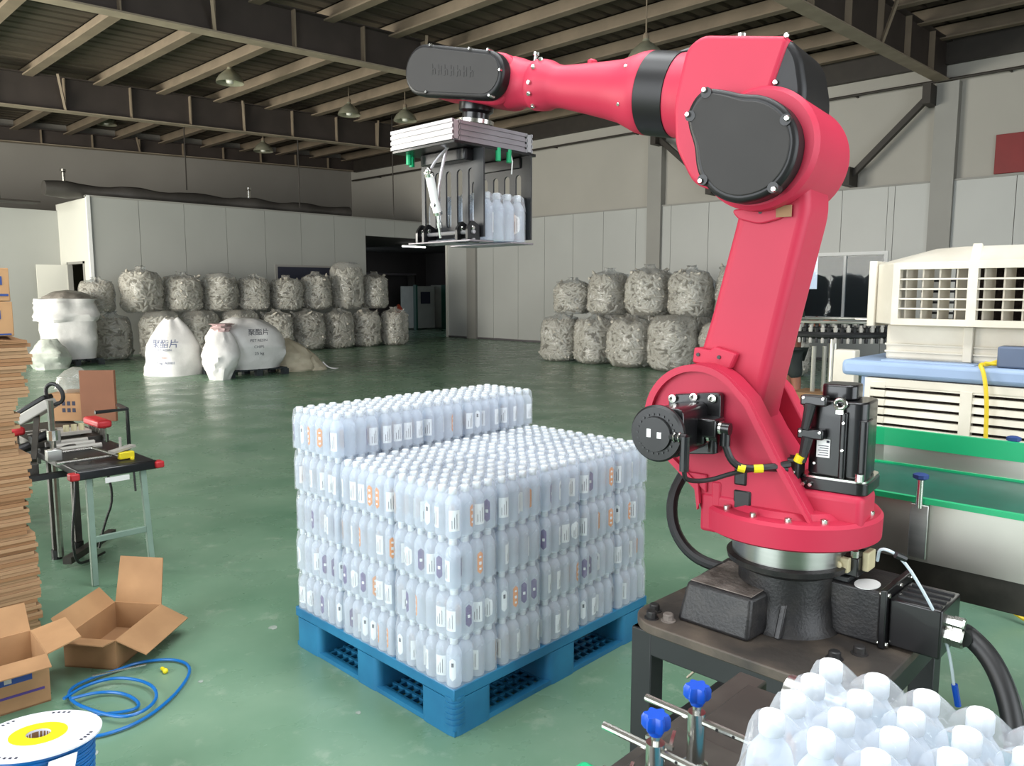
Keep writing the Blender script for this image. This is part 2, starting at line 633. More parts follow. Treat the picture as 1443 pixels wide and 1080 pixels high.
# roof beams across the hall, each with web, flanges and stiffeners
def roof_beam(y, zb, zt, label):
    t = thing('roof_beam', label, 'beam', (6.7, y, zb - 0.14))
    mb = MB()
    mb.box(XL, XR + 0.1, y - 0.012, y + 0.012, zb + 0.02, zt)
    part('web', pitched(mb), BEAMD, t)
    mb = MB()
    mb.box(XL, XR + 0.1, y - 0.14, y + 0.14, zb, zb + 0.025)
    part('bottom_flange', pitched(mb), FLANGE, t)
    mb = MB()
    mb.box(XL, XR + 0.1, y - 0.13, y + 0.13, zt - 0.02, zt)
    part('top_flange', pitched(mb), BEAMD, t)
    k = 0
    x = -4.0
    while x < XR - 0.3:
        mb = MB()
        if k % 3 == 1:
            mb.bar((x, y - 0.10, zb + 0.02), (x - 0.22, y - 0.45, zt - 0.02), 0.05, 0.05)
            part('fly_brace', pitched(mb), PURL, t)
        mb = MB()
        mb.box(x - 0.012, x + 0.012, y - 0.12, y + 0.12, zb + 0.02, zt - 0.02)
        part('stiffener', pitched(mb), PURL, t)
        x += 1.42
        k += 1
    return t


roof_beam(5.2, 5.72, 6.52, 'dark steel roof beam at the upper right, nearest of the roof beams')
roof_beam(12.35, 5.87, 6.54, 'dark steel roof beam crossing the upper left, above the robot wrist')
roof_beam(19.7, 5.80, 6.54, 'dark steel roof beam with pale dusty lower flange, in front of the far wall')
roof_beam(26.75, 6.12, 6.56, 'dark steel roof beam along the top of the far painted wall')
roof_beam(-2.0, 5.95, 6.54, 'dark steel roof beam over the camera position')

# long walls: painted upper walls, sandwich-panel partitions below
mb = MB()
mb.box(XL, XR + 0.3, YB, YB + 0.2, 0.0, 7.4)
struct('wall_far', mb, PAINTW)
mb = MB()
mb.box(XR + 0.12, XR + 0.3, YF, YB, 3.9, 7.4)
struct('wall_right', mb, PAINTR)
for ring_y in (5.1, 12.3, 19.7):
    mb = MB()
    mb.box(XR - 0.10, XR + 0.13, ring_y - 0.22, ring_y + 0.22, 0.0, 5.98)
    tag(solo('wall_column', mb, COLP, {5.1: 'grey painted wall column under the roof beam at the upper right',
                                       12.3: 'grey painted wall column behind the robot forearm',
                                       19.7: 'grey painted wall column behind the bottle gripper'}[ring_y], 'column'))
# left wall with two shutter openings, front wall with the entrance opening
mb = MB()
mb.box(XL - 0.2, XL, YF, 0.0, 0, 6.8)
mb.box(XL - 0.2, XL, 6.4, 10.8, 0, 6.8)
mb.box(XL - 0.2, XL, 20.2, YB, 0, 6.8)
mb.box(XL - 0.2, XL, 0.0, 6.4, 5.9, 6.8)
mb.box(XL - 0.2, XL, 10.8, 20.2, 4.5, 6.8)
struct('wall_left', mb, PAINTW)
mb = MB()
mb.box(XL, -1.2, YF - 0.2, YF, 0, 6.8)
mb.box(8.2, XR, YF - 0.2, YF, 0, 6.8)
mb.box(-1.2, 8.2, YF - 0.2, YF, 5.9, 6.8)
struct('wall_front', mb, PAINTW)

# right-hand partition of sandwich panels (window opening y 6.2..9.4, z 1.0..2.5)
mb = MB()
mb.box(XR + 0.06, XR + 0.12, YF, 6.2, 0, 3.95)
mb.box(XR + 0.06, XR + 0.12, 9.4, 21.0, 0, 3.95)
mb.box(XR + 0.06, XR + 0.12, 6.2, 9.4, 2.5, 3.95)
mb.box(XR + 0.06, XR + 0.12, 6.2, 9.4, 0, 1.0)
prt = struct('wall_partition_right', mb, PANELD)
y = 21.0
k = 0
while y > YF + 1.2:
    y1, y0 = y - 0.006, y - 1.144
    segs = [(0.0, 3.95)]
    if y1 > 6.2 and y0 < 9.4:
        if y0 < 6.2:
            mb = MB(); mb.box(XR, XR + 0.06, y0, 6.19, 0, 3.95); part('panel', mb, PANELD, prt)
        if y1 > 9.4:
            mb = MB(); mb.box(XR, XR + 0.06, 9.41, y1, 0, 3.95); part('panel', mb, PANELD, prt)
        y0, y1 = max(y0, 6.2), min(y1, 9.4)
        segs = [(0.0, 1.0), (2.5, 3.95)]
    for z0, z1 in segs:
        mb = MB()
        mb.box(XR, XR + 0.06, y0, y1, z0, z1)
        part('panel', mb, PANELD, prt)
    y -= 1.15
mb = MB()
mb.box(XR - 0.03, XR + 0.14, YF, 21.05, 3.95, 3.99)
struct('trim_1', mb, COLP)
mb = MB()
mb.box(XR - 0.03, XR + 0.0, YF, 21.0, 0.0, 0.06)
struct('baseboard_right', mb, ALUD)
# corner post of the passage
mb = MB()
mb.box(XR - 0.05, XR + 0.13, 20.98, 21.08, 0.0, 3.42)
struct('trim_2', mb, PANELR)

# window in the right-hand partition
w1 = MB()
w1.box(XR - 0.02, XR + 0.13, 6.12, 9.48, 2.46, 2.54)
w1.box(XR - 0.02, XR + 0.13, 6.12, 9.48, 0.96, 1.04)
w1.box(XR - 0.02, XR + 0.13, 6.12, 6.20, 1.04, 2.46)
w1.box(XR - 0.02, XR + 0.13, 9.40, 9.48, 1.04, 2.46)
w1.box(XR + 0.03, XR + 0.09, 7.05, 7.11, 1.04, 2.46)
win = struct('window_1', w1, WHITE)
mb = MB(); mb.box(XR + 0.05, XR + 0.062, 6.2, 7.05, 1.04, 2.46); part('pane', mb, GLASS, win)
mb = MB(); mb.box(XR + 0.05, XR + 0.062, 7.11, 9.4, 1.04, 2.46); part('pane', mb, GLASS, win)
# room behind that window
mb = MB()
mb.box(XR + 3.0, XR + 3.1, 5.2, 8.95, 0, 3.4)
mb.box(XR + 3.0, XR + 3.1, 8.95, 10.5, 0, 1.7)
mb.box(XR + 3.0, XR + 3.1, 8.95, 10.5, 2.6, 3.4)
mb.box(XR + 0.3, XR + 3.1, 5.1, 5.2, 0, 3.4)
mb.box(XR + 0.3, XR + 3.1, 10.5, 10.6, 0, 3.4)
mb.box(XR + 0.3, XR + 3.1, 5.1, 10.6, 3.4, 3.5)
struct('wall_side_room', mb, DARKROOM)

# far partition (y = 21), its return towards the back and the passage in the corner
PY = 21.0
mb = MB()
mb.box(6.82, 14.95, PY + 0.06, PY + 0.12, 0, 3.95)
mb.box(14.95, XR + 0.1, PY + 0.06, PY + 0.12, 3.42, 3.95)
mb.box(6.82, 14.95, PY + 0.12, 23.5, 3.9, 3.95)
pfa = struct('wall_partition_far', mb, PANELW)
x = 6.75
while x < XR - 0.3:
    x0, x1 = x + 0.006, min(x + 1.165, XR)
    mb = MB()
    if x1 <= 14.96:
        mb.box(x0, x1, PY, PY + 0.06, 0, 3.95)
    elif x0 >= 14.95:
        mb.box(x0, x1, PY, PY + 0.06, 3.42, 3.95)
    else:
        mb.box(x0, 14.95, PY, PY + 0.06, 0, 3.95)
        mb.box(14.95, x1, PY, PY + 0.06, 3.42, 3.95)
    part('panel', mb, PANELW, pfa)
    x += 1.171
mb = MB()
mb.box(6.68, XR, PY - 0.03, PY + 0.14, 3.95, 3.99)
struct('trim_3', mb, COLP)
mb = MB()
mb.box(6.68, 6.76, PY - 0.04, PY + 0.06, 0, 3.98)
struct('trim_4', mb, WHITE)
mb = MB()   # dark strip window low in the far partition
mb.box(11.7, 13.9, PY - 0.02, PY + 0.02, 1.3, 2.42)
w2 = struct('window_2', mb, COLP)
mb = MB(); mb.box(11.78, 13.82, PY - 0.03, PY - 0.02, 1.36, 2.36); part('pane', mb, INKD, w2)
# return wall (x = 6.75) with the doorway in it
mb = MB()
mb.box(6.75, 6.82, PY + 0.06, 21.65, 0, 3.95)
mb.box(6.75, 6.82, 22.9, 23.6, 0, 3.95)
mb.box(6.75, 6.82, 21.65, 22.9, 2.35, 3.95)
struct('wall_return', mb, PANELR)
mb = MB()
mb.box(6.72, 6.84, 21.60, 21.66, 0, 2.40)
mb.box(6.72, 6.84, 22.86, 22.92, 0, 2.40)
mb.box(6.72, 6.84, 21.60, 22.92, 2.34, 2.40)
d1 = struct('door_1', mb, COLP)
mb = MB(); mb.box(6.0, 6.72, 22.90, 22.94, 0.02, 2.33); part('door_leaf', mb, PANELR, d1)
mb = MB(); mb.box(6.06, 6.12, 22.87, 22.90, 1.0, 1.12); part('handle', mb, CHROME, d1)
mb = MB()
mb.box(XL, 6.75, 23.5, 23.6, 0, 3.78)
struct('wall_partition_back', mb, PANELW)
# dim annex seen through the corner passage
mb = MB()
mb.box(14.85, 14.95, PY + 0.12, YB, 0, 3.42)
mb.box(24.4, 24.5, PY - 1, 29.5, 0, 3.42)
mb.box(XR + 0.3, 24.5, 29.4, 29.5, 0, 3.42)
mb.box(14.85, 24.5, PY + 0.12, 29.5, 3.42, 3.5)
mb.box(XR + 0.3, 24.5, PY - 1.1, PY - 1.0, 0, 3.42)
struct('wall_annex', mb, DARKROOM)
# duct of crumpled foil lying on top of the far partition
segs = []
for k in range(36):
    u = k / 35
    x = 5.9 + u * 8.7
    r = 0.17 + 0.035 * math.sin(u * 33) + 0.02 * random.random()
    segs.append(((x, 21.45 + 0.03 * math.sin(u * 17), 4.13), r))
mb = MB()
mb.tube([s[0] for s in segs], [s[1] for s in segs], 12)
t = thing('foil_duct', 'crumpled dark foil duct lying along the top of the far partition', 'duct', (10.2, 21.45, 3.95))
part('sleeve', mb, DUCT, t)
for x in (6.35, 11.2):
    mb = MB()
    mb.lathe([(0.05, 0), (0.05, 0.28), (0.07, 0.30), (0.07, 0.36)], (x, 21.45, 4.26), n=10)
    part('vent_stub', mb, CHROME, t)
mb = MB()
mb.tube([(1.0, 21.9, 4.06), (5.0, 21.9, 4.06), (5.05, 21.9, 4.0), (5.05, 21.9, 3.80)], 0.035, 8)
mb.box(4.9, 5.85, 21.6, 22.2, 3.78, 3.82)
solo('wall_pipe', mb, DARKST, 'thin dark pipe bending down at the left end of the foil duct', 'pipe')

# steel braces, rail and sign on the right-hand wall
for p0, p1, lab in (((18.2, 6.95, 4.2), (18.2, 5.38, 5.72), 'dark diagonal steel brace right of the robot elbow'),
                    ((18.2, 12.1, 5.75), (18.2, 10.4, 4.3), 'dark diagonal steel brace below the robot forearm')):
    t = thing('wall_brace', lab, 'brace', (18.2, (p0[1] + p1[1]) / 2, min(p0[2], p1[2])))
    mb = MB(); mb.bar(p0, p1, 0.12, 0.14, (1, 0, 0)); part('diagonal', mb, DARKST, t)
    for p in (p0, p1):
        mb = MB(); mb.cbox(p, (0.5, 0.16, 0.4)); part('end_plate', mb, DARKST, t)
mb = MB()
mb.tube([(18.34, YF + 0.1, 6.02), (18.34, 26.6, 6.02)], 0.03, 8)
for yy in range(-5, 27, 3):
    mb.box(18.32, 18.60, yy - 0.015, yy + 0.015, 6.0, 6.04)
solo('wall_rail', mb, DARKST, 'thin grey conduit along the top of the right-hand wall', 'conduit', (18.34, 10, 6.0))
mb = MB()
mb.box(18.42, 18.57, YF + 0.1, 26.6, 6.36, 6.98)
solo('wall_girt', mb, DARKST, 'deep dark steel eave girt above the right-hand wall', 'girt', (18.5, 10, 6.3))
mb = MB()
mb.box(18.50, 18.575, 2.4, 4.18, 4.02, 4.80)
solo('wall_sign', mb, REDSIGN, 'plain dark red sign board high on the right-hand wall', 'sign', bev=0.006)

# high-bay lamps with bell reflectors
LAMPS = [((324, 112), 17.2, 'largest bell lamp, hanging between the two roof beams at upper left'),
         ((150, 172), 24.0, 'small bell lamp hanging above the far left wall'),
         ((492, 158), 20.6, 'bell lamp seen edge-on just above the far roof beam'),
         ((571, 166), 20.0, 'bell lamp hanging beside the aluminium end of the gripper'),
         ((371, 210), 24.0, 'dim bell lamp hanging behind the far roof beam'),
         ((910, 78), 12.5, 'bell lamp hanging above the robot forearm')]
for (px, py), d, lab in LAMPS:
    c = at(px, py, d)
    t = thing('bay_lamp', lab, 'lamp', (c.x, c.y, c.z - 0.12), group='high-bay lamps under the roof')
    mb = MB()
    mb.lathe([(0.05, 0.24), (0.06, 0.20), (0.12, 0.16), (0.22, 0.07), (0.28, -0.03), (0.29, -0.08), (0.275, -0.07), (0.2, 0.05), (0.05, 0.17)], c, n=24, cap=False)
    part('bell', mb, LAMPM, t)
    mb = MB()
    mb.lathe([(0.03, 0.2), (0.06, 0.1), (0.09, 0.0), (0.07, -0.08), (0.0, -0.1)], c, n=12)
    part('bulb', mb, LAMPW, t)
    mb = MB()
    mb.cyl((c.x, c.y, c.z + 0.2), (c.x, c.y, roof_z(c.x)), 0.012, n=6)
    mb.lathe([(0.05, 0.23), (0.05, 0.30), (0.03, 0.33)], c, n=10)
    part('drop_rod', mb, PURL, t)
for (px, py0, py1), d, lab in (((258, 158, 268), 22.5, 'thin drop rod left of centre above the far partition'),
                               ((419, 185, 292), 23.5, 'thin drop rod near the right end of the foil duct'),
                               ((553, 215, 306), 24.0, 'thin drop cable right of the foil duct, left of the gripper')):
    a, b = at(px, py0, d), at(px + 2, py1, d)
    mb = MB()
    mb.cyl((a.x, a.y, roof_z(a.x)), (a.x, a.y, b.z), 0.018, n=6)
    solo('drop_rod', mb, DARKST, lab, 'rod')

# annex contents
mm = at(600, 465, 31.5)
t = thing('machine_cabinet', 'pale cabinet with dark green front post standing in the dim corner passage', 'cabinet', (21.4, 25.9, 0))
mb = MB(); mb.box(20.9, 22.0, 25.9, 26.9, 0.05, 1.85); part('body', mb, MACHW, t, 0.02)
mb = MB(); mb.box(20.80, 20.89, 25.72, 25.9, 0.0, 1.9); part('post', mb, MACHG, t)
mb = MB(); mb.box(21.2, 21.7, 25.86, 25.895, 1.1, 1.6); part('dark_panel', mb, INKD, t)
t = thing('machine_cabinet', 'pale cabinet with small dark window, right one in the corner passage', 'cabinet', (22.6, 26.0, 0))
mb = MB(); mb.box(22.1, 23.1, 25.3, 26.3, 0.05, 1.9); part('body', mb, MACHW, t, 0.02)
mb = MB(); mb.box(22.4, 22.85, 25.265, 25.295, 1.2, 1.7); part('dark_panel', mb, INKD, t)
mb = MB(); mb.box(22.02, 22.09, 25.2, 25.5, 0.0, 1.9); part('post', mb, MACHG, t)
t = thing('storage_shelf', 'dark steel shelf high at the back of the corner passage', 'shelf', (20.2, 27.5, 0))
mb = MB(); mb.box(18.9, 22.6, 27.9, 28.4, 2.35, 2.43); part('shelf_board', mb, ALUD, t)
for x in (18.95, 22.5):
    mb = MB(); mb.box(x, x + 0.08, 27.9, 28.4, 0, 2.35); part('leg', mb, DARKST, t)
mb = MB()
c = at(561, 404, 30)
mb.lathe([(0.0, -0.55), (0.14, -0.5), (0.17, 0.1), (0.15, 0.4), (0.05, 0.55), (0.0, 0.57)], (c.x, c.y, 0.57), n=14)
solo('gas_cylinder', mb, mat('orange_red_enamel', (214, 84, 52), 0.5, 0, 0.1, 5), 'orange red cylinder on the shelf side of the dim corner passage', 'cylinder')
mb = MB()
mb.cyl((18.15, 23.2, 3.30), (19.25, 23.2, 3.30), 0.025, n=8)
tl = thing('tube_lamp', 'lit fluorescent tube under the ceiling of the corner passage', 'lamp', (18.7, 23.2, 3.3))
part('tube', mb, TUBELIGHT, tl)
mb = MB(); mb.box(18.15, 19.25, 23.16, 23.24, 3.33, 3.418); part('holder', mb, COLP, tl)

# ================================================================== PALLET OF BOTTLES
PX0, PX1, PY0, PY1 = 1.787, 3.03, 2.022, 3.13
pal = thing('pallet', 'blue plastic pallet under the stack of bottle packs', 'pallet', ((PX0 + PX1) / 2, (PY0 + PY1) / 2, 0))
mb = MB()
mb.box(PX0, PX1, PY0, PY1, 0.145, 0.19)
part('top_deck', mb, PALBLUE, pal, 0.004)
bx = [(PX0, PX0 + 0.20), ((PX0 + PX1) / 2 - 0.09, (PX0 + PX1) / 2 + 0.09), (PX1 - 0.20, PX1)]
by = [(PY0, PY0 + 0.20), ((PY0 + PY1) / 2 - 0.08, (PY0 + PY1) / 2 + 0.08), (PY1 - 0.20, PY1)]
for i, (x0, x1) in enumerate(bx):
    for j, (y0, y1) in enumerate(by):
        mb = MB()
        poly = rounded([(x0, y0), (x1, y0), (x1, y1), (x0, y1)], 0.035, 4)
        mb.add([(p[0], p[1], 0.0005) for p in poly] + [(p[0], p[1], 0.144) for p in poly],
               [tuple(reversed(range(len(poly)))), tuple(range(len(poly), 2 * len(poly)))] +
               [(k, (k + 1) % len(poly), len(poly) + (k + 1) % len(poly), len(poly) + k) for k in range(len(poly))])
        b = part('block', mb, PALBLUE, pal)
        if i == 0 and j == 0:      # moulded ribs round the near corner
            for q in range(6):
                mb = MB()
                rib = rounded([(x0 - 0.003, y0 - 0.003), (x0 + 0.07, y0 - 0.003), (x0 + 0.07, y0 + 0.07), (x0 - 0.003, y0 + 0.07)], 0.035, 4)
                z = 0.035 + q * 0.022
                m = len(rib)
                mb.add([(p[0], p[1], z) for p in rib] + [(p[0], p[1], z + 0.009) for p in rib],
                       [tuple(reversed(range(m))), tuple(range(m, 2 * m))] + [(k, (k + 1) % m, m + (k + 1) % m, m + k) for k in range(m)])
                part('rib', mb, PALBLUE, b)
# bottom deck: a frame with a square grid
mb = MB()
mb.box(PX0 + 0.004, PX1 - 0.004, PY0 + 0.004, PY0 + 0.03, 0.001, 0.0215)
mb.box(PX0 + 0.004, PX1 - 0.004, PY1 - 0.03, PY1 - 0.004, 0.001, 0.0215)
mb.box(PX0 + 0.004, PX0 + 0.03, PY0 + 0.03, PY1 - 0.03, 0.001, 0.0215)
mb.box(PX1 - 0.03, PX1 - 0.004, PY0 + 0.03, PY1 - 0.03, 0.001, 0.0215)
x = PX0 + 0.03
while x < PX1:
    mb.box(x, x + 0.012, PY0 + 0.03, PY1 - 0.03, 0.002, 0.0195)
    x += 0.045
y = PY0 + 0.03
while y < PY1:
    mb.box(PX0 + 0.03, PX1 - 0.03, y, y + 0.012, 0.0025, 0.0185)
    y += 0.045
part('bottom_grid', mb, PALBLUE, pal)

# ---- one bottle: body, cap, printed label
BR, BH = 0.0288, 0.187
BPITCH_X, BPITCH_Y = 0.0588, 0.0592
mb = MB()
mb.lathe([(0.0, 0.004), (0.016, 0.003), (0.022, 0.0), (0.0268, 0.004), (BR, 0.012), (BR, 0.118), (0.0280, 0.127), (0.0265, 0.135), (0.0235, 0.143), (0.0190, 0.150), (0.0150, 0.155), (0.0135, 0.160), (0.0135, 0.172)], n=14, cap=False)
BODY = mb.data('bottle', BOTTLE, None, 60)
mb = MB()
mb.lathe([(0.0138, 0.1625), (0.0152, 0.164), (0.0152, 0.1845), (0.0138, BH), (0.0, BH)], n=12, cap=False)
CAPM = mb.data('cap', CAPW, None, 50)
mb = MB()
mb.lathe([(0.0, 0.004), (0.022, 0.0), (BR, 0.012), (BR, 0.120), (0.0235, 0.143), (0.0142, 0.157)], n=10, cap=False)
mb.cur = 1
mb.lathe([(0.0152, 0.158), (0.0152, BH), (0.0, BH)], n=8, cap=False)
LITE = mb.data('bottle', [BOTTLE, CAPW], None, 60)


def label_mesh(kind):
    mb = MB()

    def patch(a0, half, z0, z1, r, roundend):
        rows = 9
        vs, fs = [], []
        for i in range(rows):
            z = z0 + (z1 - z0) * i / (rows - 1)
            w = half
            if roundend:
                hr = half * r
                dz = min(z - z0, z1 - z)
                if dz < hr:
                    w = half * math.sqrt(max(0.0, 1 - ((hr - dz) / hr) ** 2)) * 0.98 + half * 0.02
            for j in range(5):
                t = a0 - w + 2 * w * j / 4
                vs.append((r * math.cos(t), r * math.sin(t), z))
        for i in range(rows - 1):
            for j in range(4):
                fs.append((i * 5 + j, i * 5 + j + 1, (i + 1) * 5 + j + 1, (i + 1) * 5 + j))
        mb.add(vs, fs)
    r = BR + 0.0005
    mb.cur = 0
    patch(0, R(24), 0.028, 0.116, r, True)
    mb.cur = 1
    patch(0, R(10), 0.064, 0.076, r + 0.0003, False)
    if kind == 1:
        patch(0, R(9), 0.090, 0.098, r + 0.0003, False)
        patch(0, R(9), 0.044, 0.052, r + 0.0003, False)
    patch(PI, R(42), 0.030, 0.108, r, kind == 2)
    mb.cur = 2
    if kind == 2:
        patch(0, R(9), 0.082, 0.098, r + 0.0004, False)
    for q in range(3):
        patch(PI + R(-18 + 18 * q), R(2.0), 0.040, 0.070 + 0.012 * q, r + 0.0003, False)
    return mb.data('label', {0: [PURPLE, WHITE, INKD], 1: [ORANGE, WHITE, INKD], 2: [WHITE, WHITE, INKD]}[kind], None, 60)


LABELS = [label_mesh(k) for k in range(3)]

# ---- shrink film round a pack of 4 x 6
NX, NY = 4, 6
def film_mesh():
    mb = MB()
    hx, hy = NX * BPITCH_X / 2, NY * BPITCH_Y / 2
    e = 0.0012
    nx, ny = NX * 6, NY * 6

    def top(x, y):
        d = 9
        for i in range(NX):
            for j in range(NY):
                cx, cy = (i - (NX - 1) / 2) * BPITCH_X, (j - (NY - 1) / 2) * BPITCH_Y
                d = min(d, math.hypot(x - cx, y - cy))
        if d < 0.017:
            return BH + e
        sag = min(1.0, (d - 0.017) / 0.024)
        return BH + e - 0.024 * sag ** 0.9
    vs, fs = [], []
    for i in range(nx + 1):
        for j in range(ny + 1):
            x, y = -hx + 2 * hx * i / nx, -hy + 2 * hy * j / ny
            z = top(x, y)
            edge = min(i, nx - i, j, ny - j)
            if edge == 0:
                z -= 0.045
            vs.append((x, y, z))
    for i in range(nx):
        for j in range(ny):
            a = i * (ny + 1) + j
            fs.append((a, a + ny + 1, a + ny + 2, a + 1))
    mb.add(vs, fs)
    # sides follow the bottles a little
    ring = []
    for i in range(nx):
        ring.append((-hx + 2 * hx * i / nx, -hy, i, 0))
    for j in range(ny):
        ring.append((hx, -hy + 2 * hy * j / ny, j, 1))
    for i in range(nx):
        ring.append((hx - 2 * hx * i / nx, hy, i, 2))
    for j in range(ny):
        ring.append((-hx, hy - 2 * hy * j / ny, j, 3))
    vs, fs = [], []
    m = len(ring)
    for zi, z in enumerate((0.001, 0.01, 0.06, 0.115, 0.150)):
        for (x, y, k, s) in ring:
            ph = abs(math.sin(PI * (k % 6) / 6))
            off = -0.0045 * (1 - ph) + 0.0006 if zi < 4 else -0.003
            if k == 0:
                off = -0.006
            nxv, nyv = ((0, -1), (1, 0), (0, 1), (-1, 0))[s]
            if k == 0:
                nxv, nyv = (nxv + ((0, -1), (1, 0), (0, 1), (-1, 0))[s - 1][0], nyv + ((0, -1), (1, 0), (0, 1), (-1, 0))[s - 1][1])
            zz = top(x, y) - 0.045 if zi == 4 else z
            vs.append((x + nxv * off, y + nyv * off, zz))
    for i in range(4):
        for k in range(m):
            k2 = (k + 1) % m
            fs.append((i * m + k, i * m + k2, (i + 1) * m + k2, (i + 1) * m + k))
    mb.add(vs, fs)
    return mb.data('film', FILM, None, 60)


FILMM = film_mesh()


def lite_block():
    """the 24 bottles of a pack nothing of which is seen"""
    mb = MB()
    for i in range(NX):
        for j in range(NY):
            x, y = (i - (NX - 1) / 2) * BPITCH_X, (j - (NY - 1) / 2) * BPITCH_Y
            mb.cur = 0
            mb.lathe([(0.022, 0.0), (BR, 0.012), (BR, 0.112), (0.0142, 0.158)], (x, y, 0), n=8)
            mb.cur = 1
            mb.lathe([(0.0152, 0.158), (0.0152, BH)], (x, y, 0), n=6)
    return mb.data('bottles', [BOTTLE, CAPW], None, 60)


LITEBLOCK = lite_block()
rngb = random.Random(3)
TRACKED = ('bottle', 'cap', 'label')


def bottle_pack(loc, rz, label, group, show):
    """show(i, j): 2 = bottle with cap and label, 1 = plain bottle, for the bottle in column i, row j"""
    root = bpy.data.objects.new('bottle_pack', None)
    root.empty_display_size = 0.1
    COL.objects.link(root)
    root.location = loc
    root.rotation_euler = (0, 0, rz)
    tag(root, label, 'bottle pack', group)
    f = bpy.data.objects.new('film', FILMM)
    COL.objects.link(f)
    f.parent = root
    if show is None:
        b = bpy.data.objects.new('bottles', LITEBLOCK)
        COL.objects.link(b)
        b.parent = root
        b['kind'] = 'stuff'
        return root
    for i in range(NX):
        for j in range(NY):
            s = show(i, j)
            b = bpy.data.objects.new('bottle', BODY if s == 2 else LITE)
            COL.objects.link(b)
            b.parent = root
            b.location = ((i - (NX - 1) / 2) * BPITCH_X, (j - (NY - 1) / 2) * BPITCH_Y, 0.0015)
            b.rotation_euler = (0, 0, rngb.uniform(0, 2 * PI))
            if s == 2:
                c = bpy.data.objects.new('cap', CAPM)
                COL.objects.link(c)
                c.parent = b
                l = bpy.data.objects.new('label', LABELS[rngb.choice((0, 0, 1, 1, 2))])
                COL.objects.link(l)
                l.parent = b
    return root


LAYER = ('bottom', 'second', 'third', 'fourth', 'top')
ROWX = ('at the near corner of the stack', 'second along the right-hand face', 'middle of the right-hand face',
        'fourth along the right-hand face', 'far end of the right-hand face')
PITX, PITY, LH = 0.2495, 0.366, 0.1885
for lay in range(5):
    for ix in range(5):
        for iy in range(3):
            if lay == 4 and iy < 2:
                continue
            jx, jy = rngb.uniform(-0.003, 0.003), rngb.uniform(-0.003, 0.003)
            out = 0.0
            loc = (PX0 + 0.116 + ix * PITX + jx, PY0 + 0.176 + iy * PITY + jy, 0.1905 + lay * LH)
            if lay == 4:
                where = ('left end', 'second from the left', 'middle', 'second from the right', 'right end')[ix]
                lab = 'wrapped bottle pack in the top row of the pallet stack, ' + where
                grp = 'bottle packs of the top row'
                show = lambda i, j: 2
            elif lay == 3:
                depth = ('front', 'middle', 'back')[iy]
                col = ('first', 'second', 'third', 'fourth', 'fifth')[ix]
                lab = 'wrapped bottle pack in the fourth layer, %s row, %s column from the left' % (depth, col)
                grp = 'bottle packs of the fourth layer'
                show = lambda i, j: 2
            elif ix == 0 or iy == 0:
                if iy == 0:
                    lab = 'wrapped bottle pack in the %s layer, %s' % (LAYER[lay], ROWX[ix])
                else:
                    lab = 'wrapped bottle pack in the %s layer of the stack, %s of the left-hand face' % (LAYER[lay], ('', 'middle', 'far end')[iy])
                grp = 'bottle packs of the %s layer' % LAYER[lay]
                show = (lambda ix, iy: (lambda i, j: 2 if (ix == 0 and i < 2) or (iy == 0 and j < 2) else 1))(ix, iy)
            else:
                lab = 'wrapped bottle pack hidden inside the %s layer of the pallet stack' % LAYER[lay]
                grp = 'hidden bottle packs of the %s layer' % LAYER[lay]
                show = None
            bottle_pack(loc, rngb.uniform(-0.006, 0.006), lab, grp, show)

# ================================================================== ROBOT STAND
BX, BY = 2.34, 1.03
SX0, SX1, SY0, SY1, SZ = 2.00, 2.70, 0.66, 1.39, 0.57
st = thing('robot_stand', 'black welded tube stand that carries the red robot', 'stand', ((SX0 + SX1) / 2, (SY0 + SY1) / 2, 0))
for x in (SX0, SX1 - 0.075):
    for y in (SY0, SY1 - 0.075):
        mb = MB(); mb.box(x, x + 0.075, y, y + 0.075, 0.012, SZ - 0.002)
        lg = part('leg', mb, FRAMEB, st, 0.004)
        mb = MB(); mb.box(x - 0.02, x + 0.095, y - 0.02, y + 0.095, 0, 0.012)
        part('foot_plate', mb, FRAMEB, lg)
for (x0, x1, y0, y1) in ((SX0, SX1, SY0, SY0 + 0.075), (SX0, SX1, SY1 - 0.075, SY1), (SX0, SX0 + 0.075, SY0, SY1), (SX1 - 0.075, SX1, SY0, SY1)):
    mb = MB(); mb.box(x0 + 0.001, x1 - 0.001, y0 + 0.001, y1 - 0.001, SZ - 0.08, SZ)
    part('top_rail', mb, FRAMEB, st, 0.004)
for (x0, x1, y0, y1) in ((SX0, SX0 + 0.05, SY0 + 0.08, SY1 - 0.08), (SX1 - 0.05, SX1, SY0 + 0.08, SY1 - 0.08), (SX0 + 0.08, SX1 - 0.08, SY1 - 0.06, SY1 - 0.01), (SX0 + 0.08, SX1 - 0.08, SY0 + 0.01, SY0 + 0.06)):
    mb = MB(); mb.box(x0, x1, y0, y1, 0.12, 0.17)
    part('lower_brace', mb, FRAMEB, st, 0.004)
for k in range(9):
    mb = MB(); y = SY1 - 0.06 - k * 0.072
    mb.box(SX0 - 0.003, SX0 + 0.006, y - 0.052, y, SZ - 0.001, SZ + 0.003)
    part('gap_glint', mb, CHROME, st)  # bright strips imitate the dashed light along the gap under the base plate

# ================================================================== ROBOT
AZ = R(97)
ca, sa = math.cos(AZ), math.sin(AZ)
# arm frame: x = s (reach), y = towards the camera side, z up
AM = Matrix(((ca, -sa, 0, BX), (sa, ca, 0, BY), (0, 0, 1, 0), (0, 0, 0, 1)))
rob = thing('industrial_robot', 'red six-axis industrial robot arm with black covers on the black stand', 'robot', (BX, BY, SZ))

